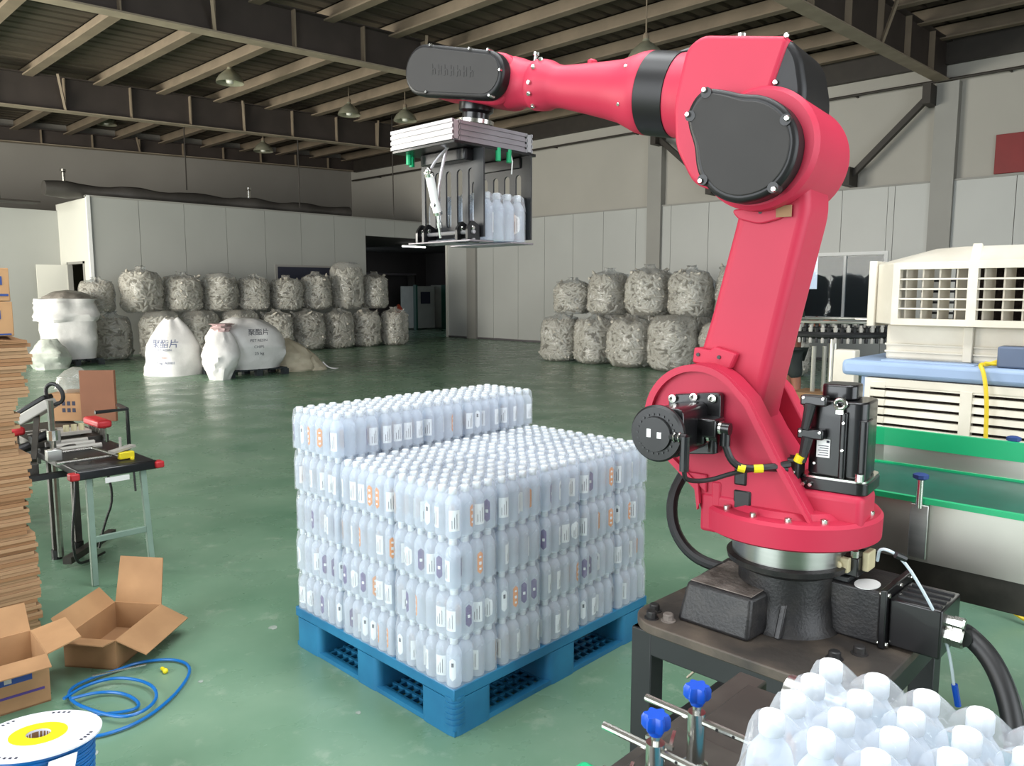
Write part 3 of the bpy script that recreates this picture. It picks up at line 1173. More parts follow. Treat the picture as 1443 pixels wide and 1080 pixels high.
# base plate with chamfered corners
mb = MB()
poly = rounded([(SX0 - 0.02, SY0 + 0.14), (SX0 + 0.10, SY0 - 0.01), (SX1 - 0.10, SY0 - 0.01), (SX1, SY0 + 0.09), (SX1, SY1 - 0.09), (SX1 - 0.10, SY1), (SX0 + 0.05, SY1 + 0.02), (SX0 - 0.02, SY1 - 0.05)], 0.06, 4)
n = len(poly)
mb.add([(p[0], p[1], SZ) for p in poly] + [(p[0], p[1], SZ + 0.032) for p in poly],
       [tuple(reversed(range(n))), tuple(range(n, 2 * n))] + [(k, (k + 1) % n, n + (k + 1) % n, n + k) for k in range(n)])
bp = part('base_plate', mb, DUSTY, rob, 0.004)
PZ = SZ + 0.032
for (x, y) in ((2.03, 1.335), (2.085, 1.36), (2.05, 1.285), (2.16, 0.80), (2.24, 0.76), (2.62, 1.3), (2.62, 0.76)):
    mb = MB()
    mb.lathe([(0.024, 0), (0.024, 0.004), (0.017, 0.005), (0.017, 0.022), (0.014, 0.025)], (x, y, PZ - 0.001), n=10)
    part('anchor_bolt', mb, WORN if (x, y) == (2.05, 1.285) else CAST, bp)
# casting: neck, front foot block, second foot, rear box
mb = MB()
mb.lathe([(0.175, 0), (0.16, 0.02), (0.150, 0.10), (0.150, 0.175), (0.186, 0.195), (0.190, 0.213), (0.17, 0.217)], (BX, BY, PZ), n=40)
part('pedestal_neck', mb, CAST, rob)
mb = MB()
mb.add([(2.075, 1.025, PZ), (2.075, 1.27, PZ), (2.40, 1.30, PZ), (2.40, 1.00, PZ), (2.10, 1.03, 0.730), (2.10, 1.25, 0.730), (2.40, 1.27, 0.730), (2.40, 1.01, 0.730)],
       [(3, 2, 1, 0), (4, 5, 6, 7), (0, 1, 5, 4), (1, 2, 6, 5), (2, 3, 7, 6), (3, 0, 4, 7)])
fb = part('foot_block', mb, CAST, rob, 0.012, seg=3)
mb = MB(); mb.box(2.112, 2.36, 1.036, 1.245, 0.7290, 0.7325)
part('worn_top', mb, WORN, fb, 0.002)
mb = MB(); mb.add([(2.16, 0.965, PZ), (2.16, 0.985, PZ), (2.33, 0.985, PZ), (2.33, 0.965, PZ), (2.20, 0.965, 0.70), (2.20, 0.985, 0.70), (2.33, 0.985, 0.76), (2.33, 0.965, 0.76)],
                  [(3, 2, 1, 0), (4, 5, 6, 7), (0, 1, 5, 4), (1, 2, 6, 5), (2, 3, 7, 6), (3, 0, 4, 7)])
part('gusset', mb, CAST, rob, 0.004)
mb = MB(); mb.box(2.325, 2.53, 0.735, 1.0, PZ, 0.768)
rb = part('rear_box', mb, CAST, rob, 0.008)
mb = MB(); mb.box(2.310, 2.545, 0.716, 0.735, PZ + 0.002, 0.782)
ef = part('end_flange', mb, BLACKM, rob, 0.003)
for (x, z) in ((2.325, 0.765), (2.325, 0.615), (2.53, 0.765), (2.43, 0.768)):
    mb = MB(); bolt(mb, (x, 0.717, z), (0, -1, 0), 0.007, 0.008); bolt(mb, (x, 0.735, z), (0, 1, 0), 0.006, 0.007)
    part('bolt', mb, CHROME, ef)
mb = MB(); mb.box(2.335, 2.52, 0.575, 0.716, PZ + 0.008, 0.755)
cb = part('connection_box', mb, BLACKM, rob, 0.006)
for k in range(4):
    mb = MB(); mb.box(2.36 + k * 0.04, 2.372 + k * 0.04, 0.585, 0.70, 0.754, 0.760)
    part('rib', mb, FRAMEB, cb)
mb = MB(); mb.lathe([(0.05, 0), (0.05, 0.002)], (2.365, 0.79, 0.768), n=20, sy=0.7)
part('oval_plate', mb, WHITE, rb)
mb = MB(); mb.box(2.335, 2.44, 0.835, 0.975, 0.768, 0.785)
vb = part('valve_block', mb, FRAMEB, rob, 0.003)
mb = MB(); mb.box(2.35, 2.43, 0.815, 0.93, 0.785, 0.845)
part('valve_body', mb, BLACKM, vb, 0.004)
mb = MB(); mb.box(2.325, 2.35, 0.835, 0.945, 0.80, 0.845)
mb.cyl((2.31, 0.865, 0.823), (2.327, 0.865, 0.823), 0.014, n=12)
mb.cyl((2.31, 0.915, 0.823), (2.327, 0.915, 0.823), 0.010, n=12)
part('connector_plug', mb, CREAMP, vb, 0.004)
mb = MB(); mb.box(2.38, 2.44, 0.795, 0.815, 0.80, 0.86)
part('connector_plug', mb, CREAMP, vb, 0.004)
mb = MB(); mb.lathe([(0.012, 0), (0.012, 0.02), (0.006, 0.025), (0.006, 0.05)], (2.36, 0.83, 0.845), n=8)
part('air_fitting', mb, CHROME, vb)
for (z, r) in ((0.715, 0.018), (0.675, 0.027)):
    mb = MB(); mb.lathe([(r, 0), (r, 0.02), (r * 1.15, 0.022), (r * 1.15, 0.045), (r * 0.9, 0.05)], (2.38, 0.576, z), (0, -1, 0), 8)
    part('cable_gland', mb, CHROME, cb)

# turning ring (machined steel) and turntable
mb = MB(); mb.lathe([(0.168, 0), (0.172, 0.004), (0.172, 0.088)], (BX, BY, 0.815), n=56)
part('slewing_ring', mb, STEEL, rob)
RP = lambda name, mb, m=PINK, b=0.0, par=rob, **k: part(name, mb, m, par, b, **k)
A = lambda: MB(AM)
mb = A()
mb.lathe([(0.255, 0.0), (0.268, 0.008), (0.270, 0.072), (0.262, 0.082), (0.222, 0.084), (0.205, 0.100), (0.16, 0.104)], (0, 0, 0.902), n=64)
tt = RP('turntable', mb)
for k in range(13):
    t = R(200 - k * 24)
    mb = A(); mb.lathe([(0.011, 0), (0.011, 0.012), (0.008, 0.014)], (0.24 * math.sin(t), 0.24 * math.cos(t), 0.984), n=10)
    part('bolt', mb, CHROME, tt)
mb = A(); mb.box(0.08, 0.222, -0.06, 0.19, 0.895, 1.02)
part('front_lug', mb, PINK, tt, 0.012)
mb = A(); mb.box(-0.243, -0.055, -0.04, 0.13, 0.90, 1.062)
part('motor_platform', mb, PINK, tt, 0.02, seg=3)

# cheek plate: disc on top, running down into the turntable, with raised rim
C2 = (0.243, 1.247)


def cheek(grow):
    pts = []
    for k in range(19):
        t = R(12 + k * 11.5)
        pts.append((C2[0] + (0.172 + grow) * math.cos(t), C2[1] + (0.176 + grow) * math.sin(t)))
    pts += [(0.325 + grow, 1.105), (0.30 + grow, 1.06), (0.225 + grow, 1.0), (0.225 + grow, 0.955)]
    return pts


arc = [(C2[0] + 0.172 * math.cos(R(t)), C2[1] + 0.176 * math.sin(R(t))) for t in range(-38, 141, 8)]
outline = [(-0.135, 0.965), (-0.02, 1.155), (0.075, 1.325)] + [p for p in reversed(arc)] + [(0.335, 1.115), (0.235, 1.03), (0.225, 0.965)]
mb = A(); mb.prism(outline, 0.085, 0.185)
ck = RP('shoulder_bracket', mb, PINK, 0.008)
# raised rim along the outline
mb = A()
rim = outline[:]
inner = []
cx, cz = 0.15, 1.18
for p in rim:
    d = Vector((cx - p[0], cz - p[1]))
    d = d.normalized() * 0.022
    inner.append((p[0] + d.x, p[1] + d.y))
k = len(rim)
vs = [(p[0], 0.184, p[1]) for p in rim] + [(p[0], 0.184, p[1]) for p in inner] + [(p[0], 0.205, p[1]) for p in rim] + [(p[0], 0.205, p[1]) for p in inner]
fs = []
for i in range(k - 1):
    j = i + 1
    fs += [(2 * k + i, 2 * k + j, 3 * k + j, 3 * k + i), (i, j, 2 * k + j, 2 * k + i), (k + i, 3 * k + i, 3 * k + j, k + j)]
mb.add(vs, fs)
part('raised_rim', mb, PINK, ck)
# ribs and pockets below the motor
for (s0, s1, z0, z1) in ((0.155, 0.185, 0.98, 1.06), (0.06, 0.115, 0.985, 1.045), (0.075, 0.115, 1.06, 1.12)):
    mb = A(); mb.box(s0, s1, 0.16, 0.1905, z0, z1)
    part('dark_pocket', mb, RUBBER, ck, 0.006) if s0 < 0.14 else part('casting_rib', mb, PINK, ck, 0.006)
mb = A(); mb.prism([(0.20, 1.02), (0.27, 1.08), (0.20, 1.08)], 0.185, 0.197)
part('casting_rib', mb, PINK, ck, 0.004)
mb = A(); mb.prism([(-0.125, 0.965), (0.215, 0.965), (0.22, 1.2), (0.10, 1.26), (0.065, 1.20), (0.0, 1.11)], -0.16, 0.084)
part('bracket_web', mb, PINK, ck, 0.01)
# far cheek
mb = A(); mb.prism(outline, -0.235, -0.165)
RP('shoulder_bracket', mb, PINK, 0.008)

# J2 motor on the cheek: square flange, body and round black brake disc
m2 = A(); m2.prism(rounded([(0.152, 1.155), (0.322, 1.135), (0.322, 1.325), (0.152, 1.345)], 0.02), 0.19, 0.222)
mo2 = RP('shoulder_motor', m2, BLACKM, 0.003)
mb = A(); mb.prism(rounded([(0.19, 1.17), (0.318, 1.155), (0.318, 1.30), (0.19, 1.315)], 0.03), 0.222, 0.40)
part('motor_body', mb, BLACKM, mo2, 0.004)
mb = A(); mb.lathe([(0.055, 0), (0.082, 0.004), (0.084, 0.022), (0.078, 0.03), (0.052, 0.031), (0.050, 0.042), (0.0, 0.043)], (0.262, 0.398, 1.237), (0, 1, 0), 40)
part('brake_disc', mb, RUBBER, mo2)
for k in range(22):
    t = 2 * PI * k / 22
    mb = A(); mb.cbox((0.262 + 0.058 * math.cos(t), 0.429, 1.237 + 0.058 * math.sin(t)), (0.006, 0.006, 0.006))
    part('disc_tooth', mb, BLACKM, mo2)
for (s, z, w) in ((0.278, 1.24, 0.013), (0.245, 1.236, 0.013)):
    mb = A(); mb.cbox((s, 0.4415, z), (w, 0.002, 0.024 if s > 0.26 else 0.018), )
    part('white_sticker', mb, WHITE, mo2)
for (s, z) in ((0.175, 1.325), (0.17, 1.175), (0.305, 1.315), (0.235, 1.325)):
    mb = A(); mb.lathe([(0.013, 0), (0.013, 0.012), (0.008, 0.013), (0.008, 0.003)], (s, 0.222, z), (0, 1, 0), 10)
    part('bolt', mb, CHROME, mo2)
for (s, z) in ((0.165, 1.245), (0.20, 1.22)):
    mb = A(); mb.box(s - 0.03, s + 0.03, 0.222, 0.30, z - 0.028, z + 0.028)
    p_ = part('connector_housing', mb, BLACKM, mo2, 0.006)
    mb = A(); mb.cyl((s - 0.03, 0.27, z), (s - 0.065, 0.27, z), 0.019, n=12); mb.cyl((s - 0.05, 0.27, z), (s - 0.05, 0.27, z - 0.05), 0.016, n=12)
    part('elbow_plug', mb, BLACKM, p_)
    mb = A(); mb.cyl((s - 0.034, 0.27, z), (s - 0.042, 0.27, z), 0.0215, n=12)
    part('plug_ring', mb, CHROME, p_)
mb = A(); mb.cyl((0.215, 0.43, 1.235), (0.165, 0.43, 1.235), 0.012, n=10); mb.cyl((0.17, 0.43, 1.24), (0.17, 0.43, 1.14), 0.014, n=10)
part('encoder_plug', mb, BLACKM, mo2)
mb = A(); mb.torus((0.20, 0.43, 1.235), (1, 0, 0), 0.013, 0.003, 12, 6); mb.torus((0.185, 0.43, 1.235), (1, 0, 0), 0.013, 0.003, 12, 6)
part('plug_ring', mb, CHROME, mo2)

# J1 motor standing on the platform
mb = A(); mb.prism(rounded([(-0.275, -0.13), (-0.055, -0.13), (-0.055, 0.115), (-0.275, 0.115)], 0.035), 0, 0)
mb = MB(AM @ Matrix.Translation((0, 0, 1.062)))
base = rounded([(-0.248, -0.075), (-0.055, -0.075), (-0.055, 0.115), (-0.248, 0.115)], 0.03)
n = len(base)


def vprism(mb, poly, z0, z1, k=1.0):
    n = len(poly)
    cx = sum(p[0] for p in poly) / n
    cy = sum(p[1] for p in poly) / n
    mb.add([(p[0], p[1], z0) for p in poly] + [(cx + (p[0] - cx) * k, cy + (p[1] - cy) * k, z1) for p in poly],
           [tuple(reversed(range(n))), tuple(range(n, 2 * n))] + [(i, (i + 1) % n, n + (i + 1) % n, n + i) for i in range(n)])
    return mb


mb = vprism(A(), base, 1.062, 1.098)
m1 = RP('turning_motor', mb, BLACKM, 0.003)
mb = vprism(A(), rounded([(-0.245, -0.072), (-0.058, -0.072), (-0.058, 0.112), (-0.245, 0.112)], 0.03), 1.098, 1.104)
part('flange_edge', mb, CHROME, m1)
mb = vprism(A(), rounded([(-0.234, -0.066), (-0.070, -0.066), (-0.070, 0.095), (-0.234, 0.095)], 0.035), 1.104, 1.33)
part('motor_body', mb, BLACKM, m1, 0.006)
mb = vprism(A(), rounded([(-0.240, 0.03), (-0.215, 0.03), (-0.215, 0.103), (-0.240, 0.103)], 0.01), 1.104, 1.28)
part('corner_rib', mb, BLACKM, m1, 0.003)
mb = vprism(A(), rounded([(-0.185, 0.08), (-0.165, 0.08), (-0.165, 0.112), (-0.185, 0.112)], 0.008), 1.104, 1.30)
part('corner_rib', mb, BLACKM, m1, 0.003)
mb = vprism(A(), rounded([(-0.195, -0.04), (-0.095, -0.04), (-0.095, 0.065), (-0.195, 0.065)], 0.03), 1.33, 1.375)
part('encoder_cap', mb, BLACKM, m1, 0.006)
mb = A(); mb.torus((-0.165, 0.115, 1.325), (0, 1, 0), 0.014, 0.006, 16, 8); mb.cbox((-0.165, 0.113, 1.302), (0.02, 0.016, 0.012))
part('lifting_eye', mb, CHROME, m1)
mb = A(); mb.box(-0.138, -0.10, 0.0955, 0.099, 1.16, 1.215)
part('type_plate', mb, WHITE, m1)
mb = A(); mb.box(-0.136, -0.128, 0.0985, 0.1005, 1.205, 1.212)
for q in range(5):
    mb.box(-0.134, -0.105 - 0.004 * (q % 2), 0.0985, 0.1, 1.166 + q * 0.007, 1.168 + q * 0.007)
part('plate_print', mb, INKD, m1)
for (z, s) in ((1.20, -0.08), (1.30, -0.085)):
    mb = A(); mb.box(s - 0.045, s + 0.03, 0.09, 0.13, z - 0.005 + 0.02, z + 0.045)
    h = part('connector_housing', mb, BLACKM, m1, 0.005)
    mb = A(); mb.cyl((s, 0.125, z + 0.02), (s + 0.012, 0.13, z - 0.055), 0.017, 0.012, 10)
    part('cable_plug', mb, RUBBER, h)
    mb = A(); bolt(mb, (s - 0.035, 0.13, z + 0.038), (0, 1, 0), 0.005, 0.005); bolt(mb, (s + 0.02, 0.13, z + 0.038), (0, 1, 0), 0.005, 0.005)
    part('screw', mb, CHROME, h)
mb = A(); mb.lathe([(0.012, 0), (0.012, 0.022), (0.008, 0.022), (0.008, 0.01)], (-0.225, 0.108, 1.104), n=10)
part('bolt', mb, CHROME, m1)
for (s, z) in ((-0.175, 1.19), (-0.175, 1.27), (-0.095, 1.14)):
    mb = A(); bolt(mb, (s, 0.112 if s < -0.1 else 0.095, z), (0, 1, 0), 0.005, 0.005)
    part('screw', mb, CHROME, m1)
mb = A(); mb.box(-0.06, 0.0, 0.06, 0.13, 1.085, 1.15)
jb = part('junction_clamp', mb, RUBBER, m1, 0.008)
for q_, r_ in (((-0.045, 0.13, 1.112), 0.008), ((-0.072, 0.116, 1.078), 0.007), ((-0.092, 0.116, 1.078), 0.007)):
    mb = A(); bolt(mb, q_, (0, 1, 0), r_, 0.010)
    part('bolt', mb, CHROME, m1)

# motor cables with yellow tags
A3 = lambda s, y, z: AM @ Vector((s, y, z))
mb = MB(); mb.tube([A3(0.115, 0.27, 1.20), A3(0.095, 0.27, 1.15), A3(0.06, 0.26, 1.13), A3(0.0, 0.22, 1.135), A3(-0.04, 0.16, 1.14)], 0.011, 8, 2)
cb1 = part('motor_cable', mb, RUBBER, rob)
mb = MB(); mb.tube([A3(0.17, 0.43, 1.14), A3(0.17, 0.42, 1.11), A3(0.14, 0.33, 1.095), A3(0.09, 0.27, 1.115), A3(0.03, 0.235, 1.13), A3(-0.04, 0.17, 1.125)], 0.007, 8, 2)
part('motor_cable', mb, RUBBER, rob)
for p, q in ((A3(0.075, 0.265, 1.134), A3(0.055, 0.258, 1.130)), (A3(0.035, 0.245, 1.131), A3(0.012, 0.232, 1.133))):
    mb = MB(); mb.cyl(p, q, 0.0125, n=10); part('yellow_tag', mb, YELLOW, cb1)
mb = MB(); mb.cyl(A3(-0.066, 0.135, 1.165), A3(-0.058, 0.135, 1.145), 0.014, n=10); part('yellow_tag', mb, YELLOW, cb1)
# thick black hose looping behind the base
mb = MB()
mb.tube([at(965, 665, 2.75), at(946, 700, 2.72), at(948, 745, 2.68), at(972, 782, 2.62), at(1010, 800, 2.55), at(1060, 806, 2.5)], 0.02, 10, 2)
part('cable_hose', mb, RUBBER, rob)

# ---- upper arm
LJ3 = (0.095, 2.065)
mb = A()
mb.prism(rounded([(0.335, 1.25), (0.29, 1.44), (0.25, 1.58), (0.172, 1.90), (0.19, 2.0), (-0.03, 2.0), (-0.045, 1.90), (0.022, 1.58), (0.080, 1.30), (0.10, 1.16), (0.20, 1.10)], 0.05, 4), -0.15, 0.080)
ua = RP('upper_arm', mb, PINK, 0.042, seg=5)
mb = A(); mb.lathe([(0.17, 0), (0.178, 0.01), (0.178, 0.33), (0.165, 0.345)], (LJ3[0], -0.19, LJ3[1]), (0, 1, 0), 56)
part('elbow_drum', mb, PINK, ua)
mb = A(); mb.prism(rounded([(0.19, 1.90), (0.02, 1.90), (0.03, 1.865), (0.10, 1.85), (0.17, 1.87)], 0.02), 0.07, 0.092)
part('drum_lug', mb, PINK, ua, 0.006)
mb = A(); mb.box(0.005, 0.05, 0.088, 0.094, 1.868, 1.902)
part('sticker', mb, CARDE, ua)
mb = A(); mb.cyl((0.098, 0.091, 1.887), (0.098, 0.0935, 1.887), 0.006, n=10); mb.cyl((0.205, 0.113, 1.442), (0.205, 0.1165, 1.442), 0.006, n=10); mb.cyl((0.275, 0.113, 1.447), (0.275, 0.1165, 1.447), 0.006, n=10)
part('tapped_hole', mb, RUBBER, ua)
mb = A(); mb.prism(rounded([(0.295, 1.42), (0.29, 1.47), (0.235, 1.462), (0.225, 1.475), (0.15, 1.455), (0.17, 1.405)], 0.008), 0.05, 0.112)
part('stop_lug', mb, PINK, ua, 0.005)
mb = A(); mb.prism([(0.135, 1.31), (0.085, 1.315), (0.09, 1.245)], 0.07, 0.105)
part('stop_lug', mb, PINK, ua, 0.004)

# ---- elbow housing (tilted head) with the pear-shaped front cover and the black rear cover
mb = A()
head = rounded([(0.365, 2.10), (0.372, 2.24), (0.335, 2.395), (0.285, 2.425), (0.03, 2.375), (0.02, 2.36), (0.075, 2.20), (0.05, 2.05), (0.16, 1.93), (0.30, 1.98)], 0.035, 4)
mb.prism(head, -0.19, 0.135)
eh = RP('elbow_housing', mb, PINK, 0.022, seg=4)
FT = R(12)
fd = Vector((math.cos(FT), 0, math.sin(FT)))       # forearm direction in the arm frame
fo = Vector((0, -0.02, 2.205))


def FA(d, dy=0.0, dz=0.0):
    p = fo + fd * d + Vector((0, dy, 0)) + Vector((-math.sin(FT), 0, math.cos(FT))) * dz
    return p


mb = A()
mb.prism(rounded([(0.075, 2.36), (0.022, 2.372), (-0.012, 2.32), (-0.03, 2.22), (-0.02, 2.1), (0.0, 2.03), (0.10, 2.05), (0.095, 2.21)], 0.03, 4), -0.15, 0.125)
rc = part('rear_cover', mb, BLACKP, eh, 0.02, seg=3)
for (s, z) in ((0.028, 2.375), (0.055, 2.25), (0.062, 2.215)):
    mb = A(); bolt(mb, (s, 0.127, z), (0, 1, 0), 0.008, 0.008); part('bolt', mb, CHROME, rc)
# pear-shaped cover: black rim, grey face
pear = [(0.228, 2.245), (0.262, 2.225), (0.288, 2.182), (0.284, 2.14), (0.262, 2.08), (0.255, 2.02), (0.24, 1.98), (0.20, 1.935), (0.16, 1.912), (0.115, 1.902), (0.065, 1.908), (0.02, 1.925),
        (-0.018, 1.965), (-0.038, 2.005), (-0.046, 2.06), (-0.036, 2.11), (-0.008, 2.155), (0.03, 2.185), (0.07, 2.203), (0.117, 2.21), (0.165, 2.228)]
mb = A(); mb.prism(rounded(pear, 0.02, 3), 0.13, 0.222)
pc = part('elbow_cover', mb, BLACKP, eh, 0.014, seg=3)
pin = []
cx, cz = 0.115, 2.06
for p in pear:
    d = Vector((p[0] - cx, p[1] - cz))
    pin.append((cx + d.x * (1 - 0.020 / d.length), cz + d.y * (1 - 0.020 / d.length)))
mb = A(); mb.prism(rounded(pin, 0.02, 3), 0.22, 0.2265)
part('cover_face', mb, GREYP, pc, 0.003)
for (s, z) in ((0.232, 2.24), (0.284, 2.175), (-0.02, 2.125), (0.236, 1.972), (0.01, 1.93)):
    k_ = 0.93
    mb = A(); mb.cyl((cx + (s - cx) * k_, 0.19, cz + (z - cz) * k_), (cx + (s - cx) * k_, 0.228, cz + (z - cz) * k_), 0.016, n=12)
    q_ = part('bolt_recess', mb, RUBBER, pc)
    mb = A(); bolt(mb, (cx + (s - cx) * 0.97, 0.225, cz + (z - cz) * 0.97), (0, 1, 0), 0.0085, 0.012)
    part('bolt', mb, CHROME, pc)
mb = A(); mb.lathe([(0.009, 0), (0.009, 0.02), (0.014, 0.022), (0.014, 0.032)], (0.20, 0.03, 2.405), n=10)
part('grease_fitting', mb, CHROME, eh)
mb = A(); mb.lathe([(0.02, 0), (0.02, 0.012), (0.014, 0.016)], (0.13, 0.0, 2.392), n=12)
part('plug', mb, PINK, eh)

# ---- forearm, turned about its own axis
mb = A(); mb.lathe([(0.150, 0.33), (0.150, 0.36), (0.137, 0.40), (0.134, 0.43)], fo, fd, 48)
RP('forearm_flange', mb)
mb = A(); mb.lathe([(0.134, 0.43), (0.137, 0.432), (0.137, 0.535), (0.134, 0.537)], fo, fd, 48)
RP('forearm_ring', mb, BLACKP)
mb = A(); mb.lathe([(0.135, 0.537), (0.137, 0.548), (0.132, 0.575), (0.118, 0.615), (0.106, 0.65), (0.098, 0.70), (0.088, 0.78), (0.078, 0.87), (0.074, 0.91), (0.078, 0.94), (0.088, 0.965), (0.092, 0.99), (0.092, 1.02), (0.086, 1.03)], fo, fd, 48)
fa = RP('forearm', mb)
mb = A(); mb.lathe([(0.018, 0), (0.018, 0.012), (0.012, 0.018)], fo + fd * 0.80 + Vector((-math.sin(FT), 0, math.cos(FT))) * 0.082, (-math.sin(FT), 0, math.cos(FT)), 12)
part('plug', mb, PINK, fa)
for ang in (60, 95, 118, 150, 30):
    t = R(ang)
    rd = Vector((0, math.sin(t), 0)) + Vector((-math.sin(FT), 0, math.cos(FT))) * math.cos(t)
    mb = A(); bolt(mb, fo + fd * 0.995 + rd * 0.090, rd, 0.009, 0.012); part('bolt', mb, CHROME, fa)
    if ang in (60, 118):
        mb = A(); bolt(mb, fo + fd * 0.595 + rd * 0.121, rd, 0.007, 0.008); part('bolt', mb, CHROME, fa)
mb = A(); mb.lathe([(0.084, 1.03), (0.082, 1.07), (0.090, 1.10), (0.096, 1.14)], fo, fd, 40)
wt = RP('wrist_tube', mb)
mb = A(); mb.lathe([(0.007, 0), (0.007, 0.02), (0.012, 0.021), (0.012, 0.032)], fo + fd * 1.055 + Vector((-math.sin(FT), 0, math.cos(FT))) * 0.083, (-math.sin(FT), 0, math.cos(FT)), 10)
part('grease_fitting', mb, CHROME, wt)


def capsule(c0, r0, c1, r1, n=14):
    pts = []
    d = math.atan2(c1[1] - c0[1], c1[0] - c0[0])
    for k in range(n + 1):
        t = d + PI / 2 + PI * k / n
        pts.append((c0[0] + r0 * math.cos(t), c0[1] + r0 * math.sin(t)))
    for k in range(n + 1):
        t = d - PI / 2 + PI * k / n
        pts.append((c1[0] + r1 * math.cos(t), c1[1] + r1 * math.sin(t)))
    return pts


W0, W1 = (1.152, 2.452), (1.468, 2.521)
mb = A(); mb.prism(capsule(W0, 0.096, W1, 0.088), -0.115, 0.055)
wb = RP('wrist_housing', mb, PINK, 0.02, seg=3)
mb = A(); mb.prism(capsule(W0, 0.088, W1, 0.098), 0.055, 0.115)
wc = part('wrist_cover', mb, BLACKP, wb, 0.014, seg=3)
mb = A(); mb.prism(capsule(W0, 0.070, W1, 0.082), 0.114, 0.1175)
part('cover_face', mb, GREYP, wc, 0.0015)
# faint raised letter strokes on the cover face
for k in range(7):
    s = 1.41 - k * 0.032
    z = 2.512 - (1.41 - s) * 0.21
    mb = A()
    mb.box(s - 0.003, s + 0.003, 0.1172, 0.1187, z - 0.02, z + 0.02)
    mb.box(s - 0.012, s - 0.003, 0.1172, 0.1187, z - 0.003, z + 0.003)
    mb.box(s - 0.016, s - 0.011, 0.1172, 0.1187, z - 0.02, z + 0.012 * (k % 2))
    part('raised_stroke', mb, GREYP, wc)
for (s, z) in ((1.075, 2.455), (1.125, 2.372), (1.445, 2.432), (1.13, 2.536), (1.22, 2.556), (1.42, 2.605)):
    mb = A(); bolt(mb, (s, 0.09, z), (0, 1, 0), 0.007, 0.032); part('bolt', mb, CHROME, wc)
mb = A(); mb.lathe([(0.07, 0), (0.07, 0.05), (0.055, 0.06), (0.055, 0.085)], (1.305, -0.03, 2.415), (0.12, 0, -1), 28)
wf = RP('tool_flange', mb, BLACKM)
mb = A(); mb.lathe([(0.075, 0.085), (0.075, 0.10)], (1.305, -0.03, 2.415), (0.12, 0, -1), 28)
part('flange_ring', mb, CHROME, wf)
# corrugated conduit over the elbow
mb = MB()
pts = [A3(0.98, -0.07, 2.46), A3(0.78, -0.09, 2.425), A3(0.62, -0.12, 2.43), A3(0.47, -0.17, 2.475), A3(0.36, -0.20, 2.49), A3(0.22, -0.21, 2.45), A3(0.10, -0.21, 2.35), A3(0.05, -0.21, 2.2)]
mb.tube(pts, 0.017, 10, 2)
part('corrugated_conduit', mb, RUBBER, rob)

# ================================================================== GRIPPER
GX0, GX1, GY0, GY1 = 1.96, 2.40, 2.20, 2.57
gr = thing('bottle_gripper', 'aluminium framed pneumatic gripper with slotted black plates under the robot wrist', 'gripper', (2.18, 2.385, 1.83))


def profile(mb, p0, p1, w, h):
    mb.bar(p0, p1, w, h)


def slotted(name, p0, p1, m):
    """aluminium extrusion: core, corner ribs, dark end slots"""
    p0, p1 = Vector(p0), Vector(p1)
    d = (p1 - p0).normalized()
    s = d.cross(Vector((0, 0, 1))).normalized()
    mb = MB(); mb.bar(p0, p1, 0.03, 0.068)
    o = part(name, mb, m, gr)
    for a in (-1, 1):
        for z in (-0.031, -0.0105, 0.0105, 0.031):
            mb = MB(); mb.bar(p0 + s * a * 0.0155 + Vector((0, 0, z)), p1 + s * a * 0.0155 + Vector((0, 0, z)), 0.009, 0.013)
            part('extrusion_rib', mb, m, o)
    return o


fz = 2.245
slotted('frame_beam', (GX0 + 0.02, GY0, fz), (GX0 + 0.02, GY1, fz), ALU)
slotted('frame_beam', (GX1 - 0.02, GY0, fz), (GX1 - 0.02, GY1, fz), ALU)
slotted('frame_beam', (GX0 + 0.042, GY0 + 0.02, fz), (GX1 - 0.042, GY0 + 0.02, fz), ALUD)
slotted('frame_beam', (GX0 + 0.042, GY1 - 0.02, fz), (GX1 - 0.042, GY1 - 0.02, fz), ALUD)
slotted('frame_beam', (GX0 + 0.042, 2.385, fz), (GX1 - 0.042, 2.385, fz), ALUD)
mb = MB(); mb.box(2.09, 2.28, 2.30, 2.47, fz + 0.036, fz + 0.052)
part('mounting_plate', mb, BLACKM, gr, 0.003)
mb = MB()
mb.lathe([(0.07, 0), (0.07, 0.007)], (2.209, 2.341, fz + 0.0525), n=24)
part('flange_adapter', mb, BLACKM, gr)
for (x, y) in ((2.10, 2.31), (2.27, 2.31), (2.10, 2.46), (2.27, 2.46)):
    mb = MB(); bolt(mb, (x, y, fz + 0.052), (0, 0, 1), 0.01, 0.012); part('bolt', mb, CHROME, gr)
mb = MB(); mb.box(GX0 + 0.005, GX1 + 0.015, GY0 - 0.005, GY1 - 0.005, fz - 0.050, fz - 0.038)
part('carrier_plate', mb, BLACKM, gr, 0.002)


